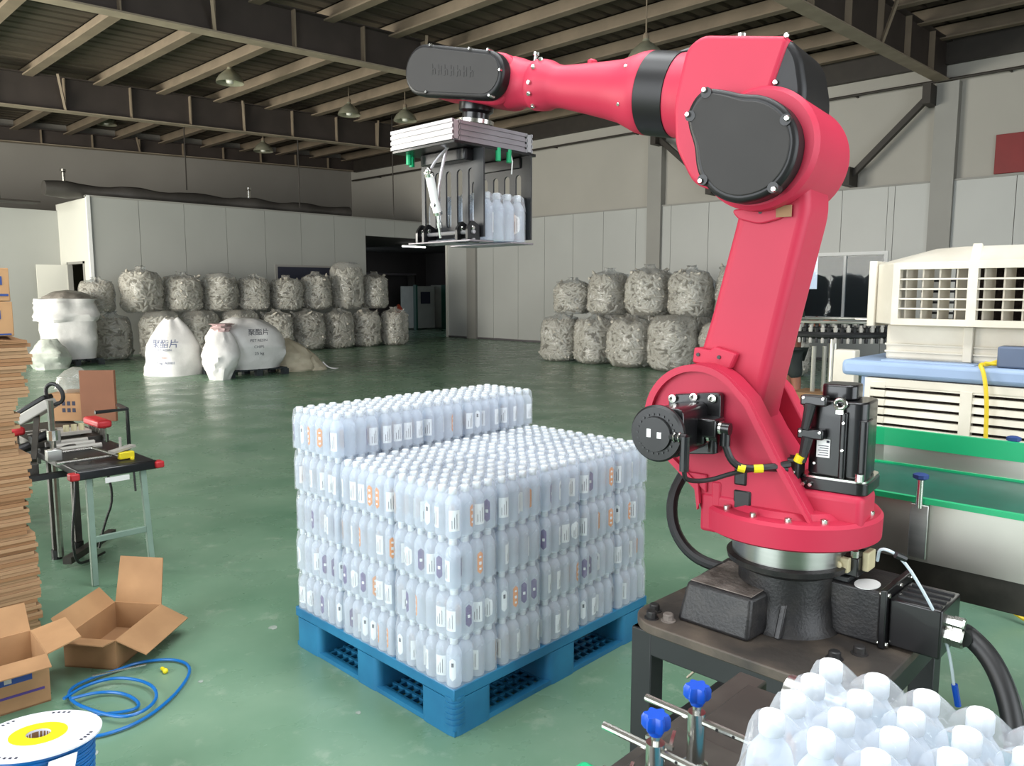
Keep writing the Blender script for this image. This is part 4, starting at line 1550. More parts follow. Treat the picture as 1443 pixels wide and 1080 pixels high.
def slot_plate(x, slots, y0, y1, z0, z1, sz0, sz1, half):
    """upright black plate (thin in x) with round-ended slots cut right through"""
    mb = MB()
    th = 0.008
    edges = [y0]
    for c in slots:
        edges += [c - half, c + half]
    edges.append(y1)
    for i in range(0, len(edges), 2):
        mb.box(x, x + th, edges[i], edges[i + 1], z0, z1)
    for c in slots:
        for top in (0, 1):
            zc = sz1 - half if top else sz0 + half
            n = 6
            for k in range(n):
                t0, t1 = PI * k / n, PI * (k + 1) / n
                ya, yb = c + half * math.cos(t0), c + half * math.cos(t1)
                za, zb = (zc + half * math.sin(t0), zc + half * math.sin(t1)) if top else (zc - half * math.sin(t0), zc - half * math.sin(t1))
                ze = z1 if top else z0
                vs = [(xx, yy, zz) for xx in (x, x + th) for yy, zz in ((ya, za), (yb, zb), (yb, ze), (ya, ze))]
                mb.add(vs, [(0, 1, 2, 3), (7, 6, 5, 4), (0, 4, 5, 1), (1, 5, 6, 2), (2, 6, 7, 3), (3, 7, 4, 0)])
    return mb


sl = [2.255 + 0.066 * k for k in range(5)]
part('clamp_plate', slot_plate(2.105, sl, 2.185, 2.555, 1.858, 2.195, 1.90, 2.125, 0.016), FRAMEB, gr)
part('clamp_plate', slot_plate(2.372, sl, 2.185, 2.555, 1.858, 2.195, 1.90, 2.125, 0.016), FRAMEB, gr)
for x in (2.08, 2.39):
    mb = MB(); mb.cbox((x, 2.37, 2.172), (0.05, 0.26, 0.045)); part('slide_carriage', mb, BLACKM, gr, 0.004)
# finger rail with pivots along the foot of the left plate, pneumatic cylinder, flap
mb = MB(); mb.tube([(2.06, 2.19, 1.875), (2.06, 2.50, 1.875)], 0.008, 8); mb.tube([(2.06, 2.19, 1.845), (2.06, 2.50, 1.845)], 0.006, 8)
part('finger_rail', mb, ALU, gr)
for y in (2.20, 2.26, 2.46, 2.50):
    mb = MB(); mb.prism(rounded([(2.035, 1.835), (2.10, 1.835), (2.10, 1.90), (2.06, 1.92), (2.035, 1.89)], 0.01), y, y + 0.012)
    part('pivot_bracket', mb, BLACKM, gr)
    mb = MB(); bolt(mb, (2.06, y, 1.89), (0, -1, 0), 0.009, 0.008); part('bolt', mb, CHROME, gr)
for x, sgn in ((2.03, 1), (2.39, -1)):
    mb = MB(); mb.box(min(x, x + sgn * 0.13), max(x, x + sgn * 0.13), 2.185, 2.555, 1.838, 1.845); part('bottom_flap', mb, ALUD, gr, 0.002)
mb = MB()
p0, p1 = Vector((1.985, 2.36, 2.09)), Vector((2.035, 2.375, 1.96))
mb.cyl(p0, p1, 0.017, n=14)
cy = part('air_cylinder', mb, WHITE, gr)
mb = MB(); mb.cyl(p0 + (p0 - p1).normalized() * 0.012, p0, 0.019, n=14); mb.sphere(p0 + (p0 - p1).normalized() * 0.022, 0.014)
part('end_cap', mb, CHROME, cy)
mb = MB(); mb.cyl(p1, p1 + (p1 - p0).normalized() * 0.012, 0.019, n=14)
part('end_cap', mb, CHROME, cy)
mb = MB(); mb.cyl(p1, (2.06, 2.385, 1.86), 0.007, n=8); mb.cyl((2.05, 2.383, 1.92), (2.055, 2.384, 1.90), 0.012, n=8)
part('piston_rod', mb, CHROME, cy)
mb = MB(); mb.tube([p0 + Vector((0, 0, 0.02)), (2.00, 2.34, 2.15), (2.03, 2.30, 2.20)], 0.006, 6, 1); mb.tube([p1, (2.01, 2.33, 2.08), (2.03, 2.31, 2.20)], 0.006, 6, 1)
part('air_hose', mb, ALU, cy)
mb = MB(); mb.cyl((1.97, 2.365, 2.10), (2.0, 2.365, 2.10), 0.011, n=8); mb.cyl((2.005, 2.37, 1.985), (2.03, 2.37, 1.985), 0.011, n=8)
part('air_fitting', mb, CHROME, cy)
for (x, y) in ((2.20, 2.20), (2.26, 2.20), (2.02, 2.53), (2.06, 2.56)):
    mb = MB(); mb.cyl((x, y, 2.155), (x, y, 2.205), 0.011, n=10); part('green_bushing', mb, GREENC, gr)
mb = MB(); mb.tube([(2.26, 2.195, 2.20), (2.27, 2.19, 2.16), (2.265, 2.19, 2.11)], 0.003, 6); part('loose_wire', mb, WHITE, gr)
bottle_pack((2.243, 2.37, 1.8465), 0.0, 'film-wrapped pack of clear bottles held in the gripper above the stack', None, lambda i, j: 2)

# ================================================================== INFEED CONVEYOR (bottom right) AND ITS PACK
cv = thing('infeed_conveyor', 'steel edged infeed conveyor with teal belt at the lower right', 'conveyor', (0.9, 0.3, 0))
mb = MB(); mb.box(0.45, 1.30, -0.10, 0.452, 0.945, 0.962); part('belt', mb, TEAL, cv, 0.003)
mb = MB(); mb.box(0.45, 1.22, 0.456, 0.598, 0.935, 0.9615); part('edge_plate', mb, DARKM, cv, 0.003)
mb = MB(); mb.box(0.45, 1.30, 0.60, 0.655, 0.86, 0.935); part('side_rail', mb, DARKM, cv, 0.004)
mb = MB(); mb.box(0.45, 1.30, -0.16, -0.11, 0.86, 0.97); part('side_rail', mb, DARKM, cv, 0.004)
mb = MB(); mb.cyl((1.30, -0.1, 0.925), (1.30, 0.56, 0.925), 0.035, n=20); part('end_roller', mb, STEEL, cv)
mb = MB(); mb.box(0.72, 1.00, 0.475, 0.605, 0.962, 0.972); part('bracket_plate', mb, DARKM, cv, 0.002)
mb = MB(); mb.box(0.80, 0.885, 0.66, 0.70, 0.905, 0.93); part('green_strip', mb, GREENC, cv, 0.008)
for x in (0.55, 1.2):
    for y in (-0.12, 0.60):
        mb = MB(); mb.box(x, x + 0.04, y, y + 0.04, 0.0, 0.86); part('leg', mb, DARKM, cv)
    mb = MB(); mb.box(x, x + 0.04, -0.08, 0.60, 0.25, 0.29); part('cross_brace', mb, DARKM, cv)
for x in (0.822, 0.926):
    y = 0.530
    g = thing('guide_bracket', 'chrome guide post with blue star knob, %s' % ('left one of the two' if x < 0.9 else 'right one of the two'), 'guide bracket', (x, y, 0.972))
    mb = MB(); mb.lathe([(0.018, 0), (0.018, 0.008), (0.0125, 0.012), (0.0125, 0.085)], (x, y, 0.972), n=18); part('post', mb, CHROME, g)
    mb = MB(); mb.lathe([(0.006, 0.085), (0.006, 0.108)], (x, y, 0.972), n=10); part('threaded_stud', mb, CHROME, g)
    mb = MB()
    pts = []
    for k in range(36):
        t = 2 * PI * k / 36
        pts.append((0.0165 + 0.0028 * math.cos(6 * t), t))
    ring = [[(x + r * s * math.cos(t), y + r * s * math.sin(t), z) for r, t in pts] for s, z in ((0.85, 1.076), (1.0, 1.080), (1.0, 1.092), (0.86, 1.097))]
    vs = [p for q in ring for p in q]
    fs = [tuple(reversed(range(36))), tuple(range(108, 144))]
    for i in range(3):
        fs += [(i * 36 + k, i * 36 + (k + 1) % 36, (i + 1) * 36 + (k + 1) % 36, (i + 1) * 36 + k) for k in range(36)]
    mb.add(vs, fs); mb.lathe([(0.009, 1.068), (0.011, 1.077)], (x, y, 0), n=14)
    part('star_knob', mb, BLUEKNOB, g)
    mb = MB(); mb.cyl((x, y + 0.085, 1.046), (x, y - 0.10, 1.046), 0.0055, n=10); rd = part('guide_rod', mb, CHROME, g)
    for q in (0.035, 0.06):
        mb = MB(); mb.cyl((x - 0.0057, y - q, 1.046), (x - 0.003, y - q, 1.046), 0.0022, n=8); part('pin_hole', mb, RUBBER, rd)
    mb = MB(); mb.cyl((x - 0.035, y + 0.035, 0.985), (x - 0.035, y + 0.035, 1.01), 0.008, n=10)
    mb.bar((x - 0.035, y + 0.06, 1.01), (x - 0.035, y + 0.015, 1.01), 0.006, 0.005); mb.bar((x - 0.035, y + 0.02, 1.01), (x + 0.0, y + 0.035, 1.012), 0.005, 0.004)
    part('clamp_handle', mb, CHROME, g)
bottle_pack((0.925, 0.231, 0.9635), 0.0, 'large near film-wrapped pack of white-capped bottles at the lower right corner', None, lambda i, j: 2)
# clear air hose and black cable hose behind it
mb = MB(); mb.tube([A3(-0.272, 0.04, 0.86), at(1240, 770, 2.15), at(1272, 786, 2.12), at(1305, 840, 2.1), at(1328, 886, 2.1), at(1340, 930, 2.1), at(1345, 975, 2.1), at(1350, 990, 2.1)], 0.0045, 8, 2)
ah = solo('air_hose', mb, AIRTUBE, 'thin clear air hose arching down right of the robot base', 'hose')
mb = MB(); mb.cyl(at(1345, 965, 2.1), at(1350, 995, 2.1), 0.009, n=8); part('blue_fitting', mb, BLUEKNOB, ah)
mb = MB(); mb.cyl(at(1262, 782, 2.12), at(1276, 788, 2.12), 0.010, n=8); part('fitting', mb, RUBBER, ah)
mb = MB()
mb.tube([Vector((2.38, 0.535, 0.675)), at(1358, 890, 2.12), at(1395, 925, 2.05), at(1420, 980, 1.98), at(1432, 1050, 1.92), at(1430, 1120, 1.88), at(1400, 1250, 1.86)], 0.027, 12, 3)
solo('cable_hose', mb, RUBBER, 'thick black cable hose bending down from the robot connection box', 'hose')
mb = MB()
mb.tube([Vector((2.38, 0.535, 0.715)), at(1372, 888, 2.12), at(1408, 925, 2.05), at(1436, 990, 1.98), at(1450, 1060, 1.95), at(1450, 1140, 1.9)], 0.009, 8, 3)
solo('thin_cable', mb, RUBBER, 'thin dark cable running along the thick black hose', 'cable')

# ================================================================== RIGHT-HAND CONVEYOR (green guards)
gc = thing('bottle_conveyor', 'green edged stainless bottle conveyor curving round behind the robot', 'conveyor', (3.1, 0.3, 0))
CX, RAD = 3.02, 0.24


def track(off, ny0=-1.2):
    """plan line parallel to the belt centre: along +y then round the end"""
    return [(CX + off, ny0), (CX + off, 0.95)]


yE = 1.02
DZ = 0.045
mb = MB()
out = [(CX - RAD, -1.2), (CX - RAD, yE)] + [(CX - RAD * math.cos(R(t)), yE + RAD * 0.9 * math.sin(R(t))) for t in range(15, 180, 15)] + [(CX + RAD, yE), (CX + RAD, -1.2)]
vprism(mb, out, 0.895 + DZ, 0.912 + DZ)
part('belt', mb, BELTG, gc)


def wall_along(pts, z0, z1, th):
    mb = MB()
    for p, q in zip(pts[:-1], pts[1:]):
        mb.bar((p[0], p[1], (z0 + z1) / 2), (q[0], q[1], (z0 + z1) / 2), th, z1 - z0)
    return mb


fr = [(CX - RAD - 0.012, -1.2), (CX - RAD - 0.012, yE)] + [(CX - (RAD + 0.012) * math.cos(R(t)), yE + (RAD + 0.012) * 0.9 * math.sin(R(t))) for t in range(15, 181, 15)]
bk = [(CX + RAD + 0.012, yE), (CX + RAD + 0.012, -1.2)]
part('side_skirt', wall_along(fr + bk, 0.745, 0.90 + DZ, 0.012), STAIN, gc)
part('wear_strip', wall_along(fr, 0.90 + DZ, 0.918 + DZ, 0.02), GREENC, gc)
gr2 = [(CX + RAD + 0.02, -1.2), (CX + RAD + 0.02, yE + 0.04)] + [(CX + (RAD + 0.02) * math.cos(R(t)), yE + 0.04 + (RAD + 0.02) * 0.9 * math.sin(R(t))) for t in range(15, 95, 15)]
part('guide_rail', wall_along(gr2, 0.918 + DZ, 0.985 + DZ, 0.014), STAIN, gc)
part('guide_strip', wall_along(gr2, 0.985 + DZ, 1.055 + DZ, 0.02), GREENC, gc)
part('guide_strip', wall_along(gr2, 0.907 + DZ, 0.920 + DZ, 0.03), GREENC, gc)
mb = MB(); mb.box(CX - 0.20, CX + 0.20, -1.2, 1.02, 0.62, 0.745); part('underframe', mb, DARKM, gc, 0.004)
for y in (-0.4, 0.80):
    for x in (CX - 0.2, CX + 0.16):
        mb = MB(); mb.box(x, x + 0.04, y, y + 0.04, 0, 0.62); part('leg', mb, STAIN, gc)
px, py = CX - RAD - 0.035, 0.765
mb = MB(); mb.box(px - 0.006, px + 0.018, py - 0.028, py + 0.028, 0.76, 0.945); part('post_bracket', mb, STEEL, gc, 0.003)
mb = MB(); mb.cyl((px - 0.01, py, 0.935), (px - 0.01, py, 1.03), 0.011, n=12); pp = part('guide_post', mb, CHROME, gc)
mb = MB(); mb.lathe([(0.012, 0), (0.024, 0.006), (0.024, 0.018), (0.014, 0.022)], (px - 0.01, py, 1.03), n=10); part('blue_knob', mb, PRINTB, pp)
mb = MB(); mb.lathe([(0.012, 0), (0.024, 0.006), (0.024, 0.018), (0.014, 0.022)], (CX + RAD + 0.05, 0.62, 1.095), n=10); part('blue_knob', mb, PRINTB, gc)
mb = MB(); mb.box(3.46, 3.62, 1.12, 1.30, 0.0, 1.03); solo('packing_block', mb, CARTON2, 'brown wooden post behind the black turning motor', 'post', bev=0.004)

# ================================================================== EVAPORATIVE AIR COOLER
FX = 4.55
co = thing('air_cooler', 'large blue and white evaporative air cooler with louvred side and grille on top', 'air cooler', (5.0, 0.65, 0))
CY0, CY1 = -0.25, 1.66
mb = MB(); mb.box(FX, FX + 1.1, CY0, CY1, 0.03, 0.50); part('water_tank', mb, COOLD, co, 0.03)
mb = MB(); mb.box(FX + 0.03, FX + 1.07, CY0 + 0.03, CY1 - 0.03, 0.50, 1.17); part('cabinet_body', mb, COOLB, co, 0.01)
mb = MB(); mb.box(FX - 0.04, FX + 1.14, CY0 - 0.03, CY1 + 0.06, 1.17, 1.26); ct = part('blue_lid', mb, COOLB, co, 0.025)
mb = MB(); mb.box(FX + 0.0, FX + 0.2, 1.05, 1.52, 1.255, 1.268); part('lid_step', mb, COOLB, ct, 0.01)
for y in (1.2, 0.55):
    mb = MB(); mb.box(FX - 0.012, FX + 0.002, y - 0.02, y + 0.02, 0.2, 0.42); part('tank_slot', mb, INKD, co, 0.004)
# louvre panel
lv = MB()
LY0, LY1, LZ0, LZ1 = -0.15, 1.585, 0.47, 1.165
lv.box(FX - 0.03, FX + 0.03, LY1 - 0.03, LY1, LZ0, LZ1)
lv.box(FX - 0.03, FX + 0.03, LY0, LY1 - 0.03, LZ1 - 0.04, LZ1)
lv.box(FX - 0.03, FX + 0.03, LY0, LY1 - 0.03, LZ0, LZ0 + 0.03)
lv.box(FX - 0.035, FX + 0.02, 1.045, 1.10, LZ0 + 0.03, LZ1 - 0.04)
lv.box(FX - 0.03, FX + 0.02, 0.43, 0.48, LZ0 + 0.03, LZ1 - 0.04)
lvp = part('louvre_frame', lv, COOLW, co)
mb = MB(); mb.box(FX + 0.022, FX + 0.029, LY0, LY1, LZ0, LZ1); part('cooling_pad', mb, PADB, co)
zs = LZ0 + 0.05
k = 0
while zs < LZ1 - 0.05:
    for (y0, y1) in ((1.10, 1.555), (0.48, 1.045), (LY0, 0.43)):
        mb = MB()
        mb.add([(FX - 0.028, y0, zs), (FX - 0.028, y1, zs), (FX - 0.016, y1, zs), (FX - 0.016, y0, zs),
                (FX - 0.022, y0, zs + 0.031), (FX - 0.022, y1, zs + 0.031), (FX - 0.012, y1, zs + 0.034), (FX - 0.012, y0, zs + 0.034)],
               [(0, 1, 2, 3), (7, 6, 5, 4), (0, 4, 5, 1), (1, 5, 6, 2), (2, 6, 7, 3), (3, 7, 4, 0)])
        part('louvre_slat', mb, COOLW, co)
    zs += 0.0495
# solid ribbed strip at the left of the louvres
zs = LZ0 + 0.05
while zs < LZ1 - 0.05:
    mb = MB(); mb.box(FX - 0.031, FX - 0.004, 1.475, 1.556, zs - 0.004, zs + 0.034); part('rib', mb, COOLW, co, 0.004)
    zs += 0.0495
# outlet on top: neck, box, grille, hood
mb = MB(); mb.box(FX + 0.10, FX + 0.95, CY0 + 0.1, 1.53, 1.262, 1.47); nk = part('outlet_neck', mb, COOLW, co, 0.02)
for z in (1.305, 1.345):
    mb = MB(); mb.box(FX + 0.09, FX + 0.1, CY0 + 0.1, 1.53, z, z + 0.012); part('rib', mb, COOLW, nk, 0.003)
mb = MB(); mb.box(FX + 0.075, FX + 0.1, 1.085, 1.13, 1.27, 1.46); part('rib', mb, COOLW, nk, 0.004)
OX, OY0, OY1, OZ0, OZ1 = FX - 0.02, -0.20, 1.47, 1.465, 1.80
mb = MB()
mb.box(OX, OX + 0.05, OY1 - 0.035, OY1, OZ0, OZ1)
mb.box(OX, OX + 0.05, OY0, OY1 - 0.035, OZ1 - 0.035, OZ1)
mb.box(OX, OX + 0.05, OY0, OY1 - 0.035, OZ0, OZ0 + 0.035)
mb.box(OX, OX + 0.05, 1.06, 1.105, OZ0 + 0.035, OZ1 - 0.035)
mb.box(OX, OX + 0.05, 0.40, 0.445, OZ0 + 0.035, OZ1 - 0.035)
of = part('outlet_frame', mb, COOLW, co)
mb = MB()
mb.box(OX + 0.04, OX + 0.80, OY0, OY0 + 0.02, OZ0, OZ1)
mb.box(OX + 0.04, OX + 0.80, OY0, OY1, OZ0, OZ0 + 0.015)
mb.add([(OX + 0.02, OY1, OZ0), (OX + 0.02, OY1, OZ1), (OX + 0.20, OY1 + 0.16, OZ1), (OX + 0.20, OY1 + 0.16, OZ0),
        (OX + 0.02, OY1 - 0.012, OZ0), (OX + 0.02, OY1 - 0.012, OZ1), (OX + 0.20, OY1 + 0.148, OZ1), (OX + 0.20, OY1 + 0.148, OZ0)],
       [(0, 1, 2, 3), (7, 6, 5, 4), (0, 4, 5, 1), (1, 5, 6, 2), (2, 6, 7, 3), (3, 7, 4, 0)])
mb.box(OX + 0.19, OX + 0.85, OY1 + 0.145, OY1 + 0.165, OZ0 - 0.02, OZ1 + 0.02)
part('side_panel', mb, COOLW, co, 0.006)
mb = MB(); mb.box(OX + 0.16, OX + 0.20, OY1 + 0.14, OY1 + 0.185, OZ0 - 0.02, OZ1 + 0.02); part('corner_strip', mb, COOLW, co, 0.006)
mb = MB()
hp = [(OX + 0.02, OY0, OZ1), (OX + 0.02, OY1, OZ1), (OX + 0.20, OY1 + 0.16, OZ1), (OX + 0.85, OY1 + 0.16, OZ1), (OX + 0.85, OY0, OZ1),
      (OX + 0.16, OY0 + 0.2, OZ1 + 0.085), (OX + 0.16, OY1 - 0.30, OZ1 + 0.085), (OX + 0.32, OY1 - 0.12, OZ1 + 0.085), (OX + 0.7, OY1 - 0.12, OZ1 + 0.085), (OX + 0.7, OY0 + 0.2, OZ1 + 0.085)]
mb.add(hp, [(4, 3, 2, 1, 0), (5, 6, 7, 8, 9), (0, 1, 6, 5), (1, 2, 7, 6), (2, 3, 8, 7), (3, 4, 9, 8), (4, 0, 5, 9)])
hd = part('hood', mb, COOLW, co, 0.012)
mb = MB(); mb.add([(OX + 0.0, 1.06, OZ1 - 0.01), (OX + 0.0, 1.105, OZ1 - 0.01), (OX + 0.155, 1.13, OZ1 + 0.10), (OX + 0.155, 1.085, OZ1 + 0.10), (OX + 0.03, 1.06, OZ1 - 0.01), (OX + 0.03, 1.105, OZ1 - 0.01), (OX + 0.18, 1.13, OZ1 + 0.09), (OX + 0.18, 1.085, OZ1 + 0.09)],
                  [(3, 2, 1, 0), (4, 5, 6, 7), (0, 1, 5, 4), (1, 2, 6, 5), (2, 3, 7, 6), (3, 0, 4, 7)])
part('hood_rib', mb, COOLW, hd, 0.004)
for k in range(4):
    z = OZ0 + 0.035 + 0.053 * (k + 1)
    for (y0, y1) in ((1.105, OY1 - 0.035), (0.445, 1.06), (OY0, 0.40)):
        mb = MB(); mb.box(OX + 0.006, OX + 0.05, y0, y1, z - 0.004, z + 0.005); part('grille_bar', mb, COOLW, of)
for (y0, y1, n) in ((1.105, OY1 - 0.035, 4), (0.445, 1.06, 7), (OY0, 0.40, 7)):
    for k in range(n):
        y = y0 + (y1 - y0) * (k + 0.72) / n
        mb = MB()
        mb.add([(OX + 0.055, y, OZ0 + 0.03), (OX + 0.055, y + 0.008, OZ0 + 0.03), (OX + 0.12, y - 0.024, OZ0 + 0.03), (OX + 0.12, y - 0.032, OZ0 + 0.03),
                (OX + 0.055, y, OZ1 - 0.03), (OX + 0.055, y + 0.008, OZ1 - 0.03), (OX + 0.12, y - 0.024, OZ1 - 0.03), (OX + 0.12, y - 0.032, OZ1 - 0.03)],
               [(3, 2, 1, 0), (4, 5, 6, 7), (0, 1, 5, 4), (1, 2, 6, 5), (2, 3, 7, 6), (3, 0, 4, 7)])
        part('deflector_vane', mb, COOLW, of)
mb = MB(); mb.box(OX + 0.40, OX + 0.415, OY0 + 0.02, 1.17, OZ0 + 0.02, OZ1 - 0.02); part('dark_back_plate', mb, PADB, of)  # dark plate added so the outlet interior looks darker behind the vanes
for k in range(12):     # dark rear grille behind the vanes
    y = OY0 + (OY1 - OY0) * (k + 0.5) / 12
    mb = MB(); mb.box(OX + 0.42, OX + 0.43, y - 0.010, y + 0.010, OZ0 + 0.02, OZ1 - 0.02); part('rear_bar', mb, RUBBER, of)
for k in range(4):
    z = OZ0 + 0.05 + 0.062 * k
    mb = MB(); mb.box(OX + 0.432, OX + 0.442, OY0 + 0.02, OY1 - 0.02, z, z + 0.014); part('rear_bar', mb, RUBBER, of)
mb = MB(); mb.box(FX - 0.02, FX + 0.092, 0.40, 0.95, 1.262, 1.37); solo('junction_box', mb, COOLD, 'grey blue box on the lid of the air cooler', 'box', bev=0.01)
mb = MB()
mb.tube([(4.58, 0.93, 1.30), (4.54, 0.99, 1.272), (4.50, 1.02, 1.277), (4.475, 0.99, 1.24), (4.465, 0.965, 1.10), (4.47, 0.96, 0.9), (4.47, 0.955, 0.75), (4.46, 0.95, 0.55), (4.45, 0.94, 0.35), (4.44, 0.90, 0.20), (4.42, 0.80, 0.05), (4.38, 0.62, 0.012)], 0.0105, 8, 2)
yw = solo('yellow_cable', mb, YWIRE, 'yellow cable hanging down the louvred side of the air cooler', 'cable')
mb = MB(); mb.tube([(4.60, 0.86, 1.30), (4.56, 0.93, 1.275), (4.52, 1.0, 1.282)], 0.009, 8, 1); part('cable_tail', mb, YWIRE, yw)

# ================================================================== ROTARY RINSER CHAIN AND WORKER BEHIND THE ROBOT
ch = thing('clamp_chain_conveyor', 'curved chain of dark and clear bottle clamps left of the air cooler', 'conveyor', (8.3, 3.0, 0))
RC = (8.55, 3.35)
arcp = lambda r, a, z: Vector((RC[0] + r * math.cos(a), RC[1] + r * math.sin(a), z))
mb = MB()
mb.tube([arcp(0.62, R(a), 1.20) for a in range(0, 361, 12)], 0.035, 8)
part('chain_ring', mb, RUBBER, ch)
mb = MB(); mb.tube([arcp(0.60, R(a), 1.33) for a in range(0, 361, 12)], 0.016, 8); part('upper_rail', mb, STAIN, ch)
for k in range(64):
    a = R(k * 360 / 64)
    if k == 0:
        mb = MB(); mb.lathe([(0.02, 0.03), (0.024, 0.07), (0.014, 0.08), (0.014, 0.10)], arcp(0.62, a, 1.20), n=8)
        mb.lathe([(0.016, -0.085), (0.018, -0.05), (0.012, -0.03)], arcp(0.62, a, 1.20), n=8)
        c0 = part('clamp', mb, GREYBOX, ch)
        o0 = arcp(0.62, a, 0)
    else:
        d = arcp(0.62, a, 0) - o0
        if k == 1:
            c1 = c0.data.copy()
            c1.materials[0] = RUBBER
        link('clamp', c0.data if k % 2 == 0 else c1, ch, Matrix.Translation(d))
mb = MB(); mb.cyl((8.55, 3.35, 0), (8.55, 3.35, 1.15), 0.05, n=12); part('centre_post', mb, STAIN, ch)
for a in (0, 90, 180, 270):
    mb = MB(); mb.bar((8.55, 3.35, 1.14), arcp(0.62, R(a), 1.17), 0.04, 0.03); part('spoke', mb, DARKM, ch)
mb = MB(); mb.box(8.45, 8.65, 3.25, 3.45, 0, 0.02); part('foot', mb, DARKM, ch)
sd = thing('rinser_frame', 'slim steel upright with wooden tray behind the robot arm', 'frame', (8.2, 3.45, 0))
for px, q in ((1146, 0), (1161, 0.05)):
    c = at(px, 520, 7.45)
    mb = MB(); mb.cyl((c.x, c.y, 0), (c.x, c.y, 1.12), 0.022, n=8); part('upright', mb, STAIN, sd)
c = at(1150, 520, 7.5)
mb = MB(); mb.box(c.x - 0.22, c.x + 0.16, c.y - 0.16, c.y + 0.16, 0.60, 0.68); part('tray', mb, CARTON2, sd)
for dx in (-0.21, 0.11):
    mb = MB(); mb.box(c.x + dx, c.x + dx + 0.04, c.y - 0.15, c.y - 0.11, 0, 0.60); part('leg', mb, DARKM, sd)
    mb = MB(); mb.box(c.x + dx, c.x + dx + 0.04, c.y + 0.11, c.y + 0.15, 0, 0.60); part('leg', mb, DARKM, sd)
c = at(1186, 560, 6.6)
mb = MB(); mb.box(c.x - 0.02, c.x + 0.10, c.y - 0.10, c.y + 0.08, 0, 1.15); solo('white_pillar_cabinet', mb, COOLW, 'white cabinet standing left of the blue air cooler', 'cabinet', bev=0.01)
mb = MB(); c = at(1120, 600, 3.75); mb.box(c.x - 0.02, c.x + 0.14, c.y - 0.12, c.y + 0.10, 0, 0.985)
solo('cardboard_tube_box', mb, CARD, 'tall cardboard carton between the upper arm and the turning motor', 'carton', bev=0.004)

# worker, standing, turned to the right towards the clamp chain
P = at(1110, 596, 9.6)
PXw, PYw = P.x, P.y
PM = Matrix.Translation((PXw, PYw, 0)) @ Matrix.Rotation(R(-52), 4, 'Z')      # local +x: the way the person faces


def skinned(name, pts, edges, rad, m, parent, root=0, sub=2):
    me = bpy.data.meshes.new(name)
    inv = WM[parent.name].inverted()
    me.from_pydata([tuple(inv @ (PM @ Vector(p))) for p in pts], edges, [])
    me.materials.append(m)
    o = link(name, me, parent)
    sk = o.modifiers.new('skin', 'SKIN')
    sk.use_smooth_shade = True
    me.skin_vertices[0].data.foreach_set('radius', [x for r in rad for x in (r if isinstance(r, tuple) else (r, r))])
    for i, v in enumerate(me.skin_vertices[0].data):
        v.use_root = (i == root)
    s = o.modifiers.new('sub', 'SUBSURF')
    s.levels = s.render_levels = sub
    return o


wk = thing('person', 'person in dark green shirt and dark shorts working behind the robot arm', 'person', (PXw, PYw, 0))
pts = [(0, 0, 0.95), (0, 0, 1.10), (0, 0, 1.30), (0.0, 0, 1.42), (0.01, 0, 1.50), (0.02, 0, 1.57), (0.03, 0, 1.66), (0.02, 0, 1.74),
       (0, 0.10, 0.90), (0.01, 0.105, 0.50), (-0.02, 0.11, 0.09), (0.02, 0.115, 0.045), (0.15, 0.125, 0.03),
       (0, -0.10, 0.90), (0.06, -0.105, 0.50), (0.05, -0.11, 0.09), (0.09, -0.115, 0.045), (0.22, -0.125, 0.03),
       (0, 0.19, 1.40), (0.05, 0.25, 1.16), (0.30, 0.22, 1.28), (0.38, 0.215, 1.31),
       (0, -0.19, 1.40), (0.07, -0.24, 1.16), (0.32, -0.18, 1.27), (0.40, -0.17, 1.30)]
edg = [(0, 1), (1, 2), (2, 3), (3, 4), (4, 5), (5, 6), (6, 7), (0, 8), (8, 9), (9, 10), (10, 11), (11, 12), (0, 13), (13, 14), (14, 15), (15, 16), (16, 17), (3, 18), (18, 19), (19, 20), (20, 21), (3, 22), (22, 23), (23, 24), (24, 25)]
rad = [(0.14, 0.11), (0.14, 0.10), (0.16, 0.11), (0.11, 0.09), 0.055, (0.075, 0.085), (0.085, 0.10), (0.06, 0.07),
       0.09, 0.058, 0.038, 0.042, 0.03, 0.09, 0.058, 0.038, 0.042, 0.03, 0.06, 0.042, 0.028, 0.035, 0.06, 0.042, 0.028, 0.035]
skinned('body', pts, edg, rad, SKIN, wk)
for s_, hx, hy, hz in ((1, 0.38, 0.215, 1.31), (-1, 0.40, -0.17, 1.30)):
    for q in range(4):
        ln = (0.062, 0.072, 0.068, 0.054)[q]
        y0 = hy + s_ * (0.022 - 0.015 * q)
        skinned('finger', [(hx + 0.01, y0, hz), (hx + 0.045, y0, hz + 0.002), (hx + 0.045 + ln * 0.5, y0, hz - 0.008), (hx + 0.045 + ln * 0.8, y0, hz - 0.03)], [(0, 1), (1, 2), (2, 3)], [0.010, 0.009, 0.008, 0.006], SKIN, wk, 0, 1)
    skinned('thumb', [(hx - 0.01, hy - s_ * 0.02, hz), (hx + 0.02, hy - s_ * 0.045, hz + 0.005), (hx + 0.05, hy - s_ * 0.045, hz - 0.01)], [(0, 1), (1, 2)], [0.012, 0.010, 0.007], SKIN, wk, 0, 1)
skinned('shirt', [(0, 0, 0.90), (0, 0, 1.10), (0, 0, 1.30), (0, 0, 1.43), (0, 0.19, 1.40), (0.02, 0.235, 1.20), (0, -0.19, 1.40), (0.035, -0.225, 1.20)],
        [(0, 1), (1, 2), (2, 3), (3, 4), (4, 5), (3, 6), (6, 7)], [(0.17, 0.135), (0.16, 0.125), (0.175, 0.13), (0.12, 0.10), 0.08, 0.065, 0.08, 0.065], SHIRT, wk)
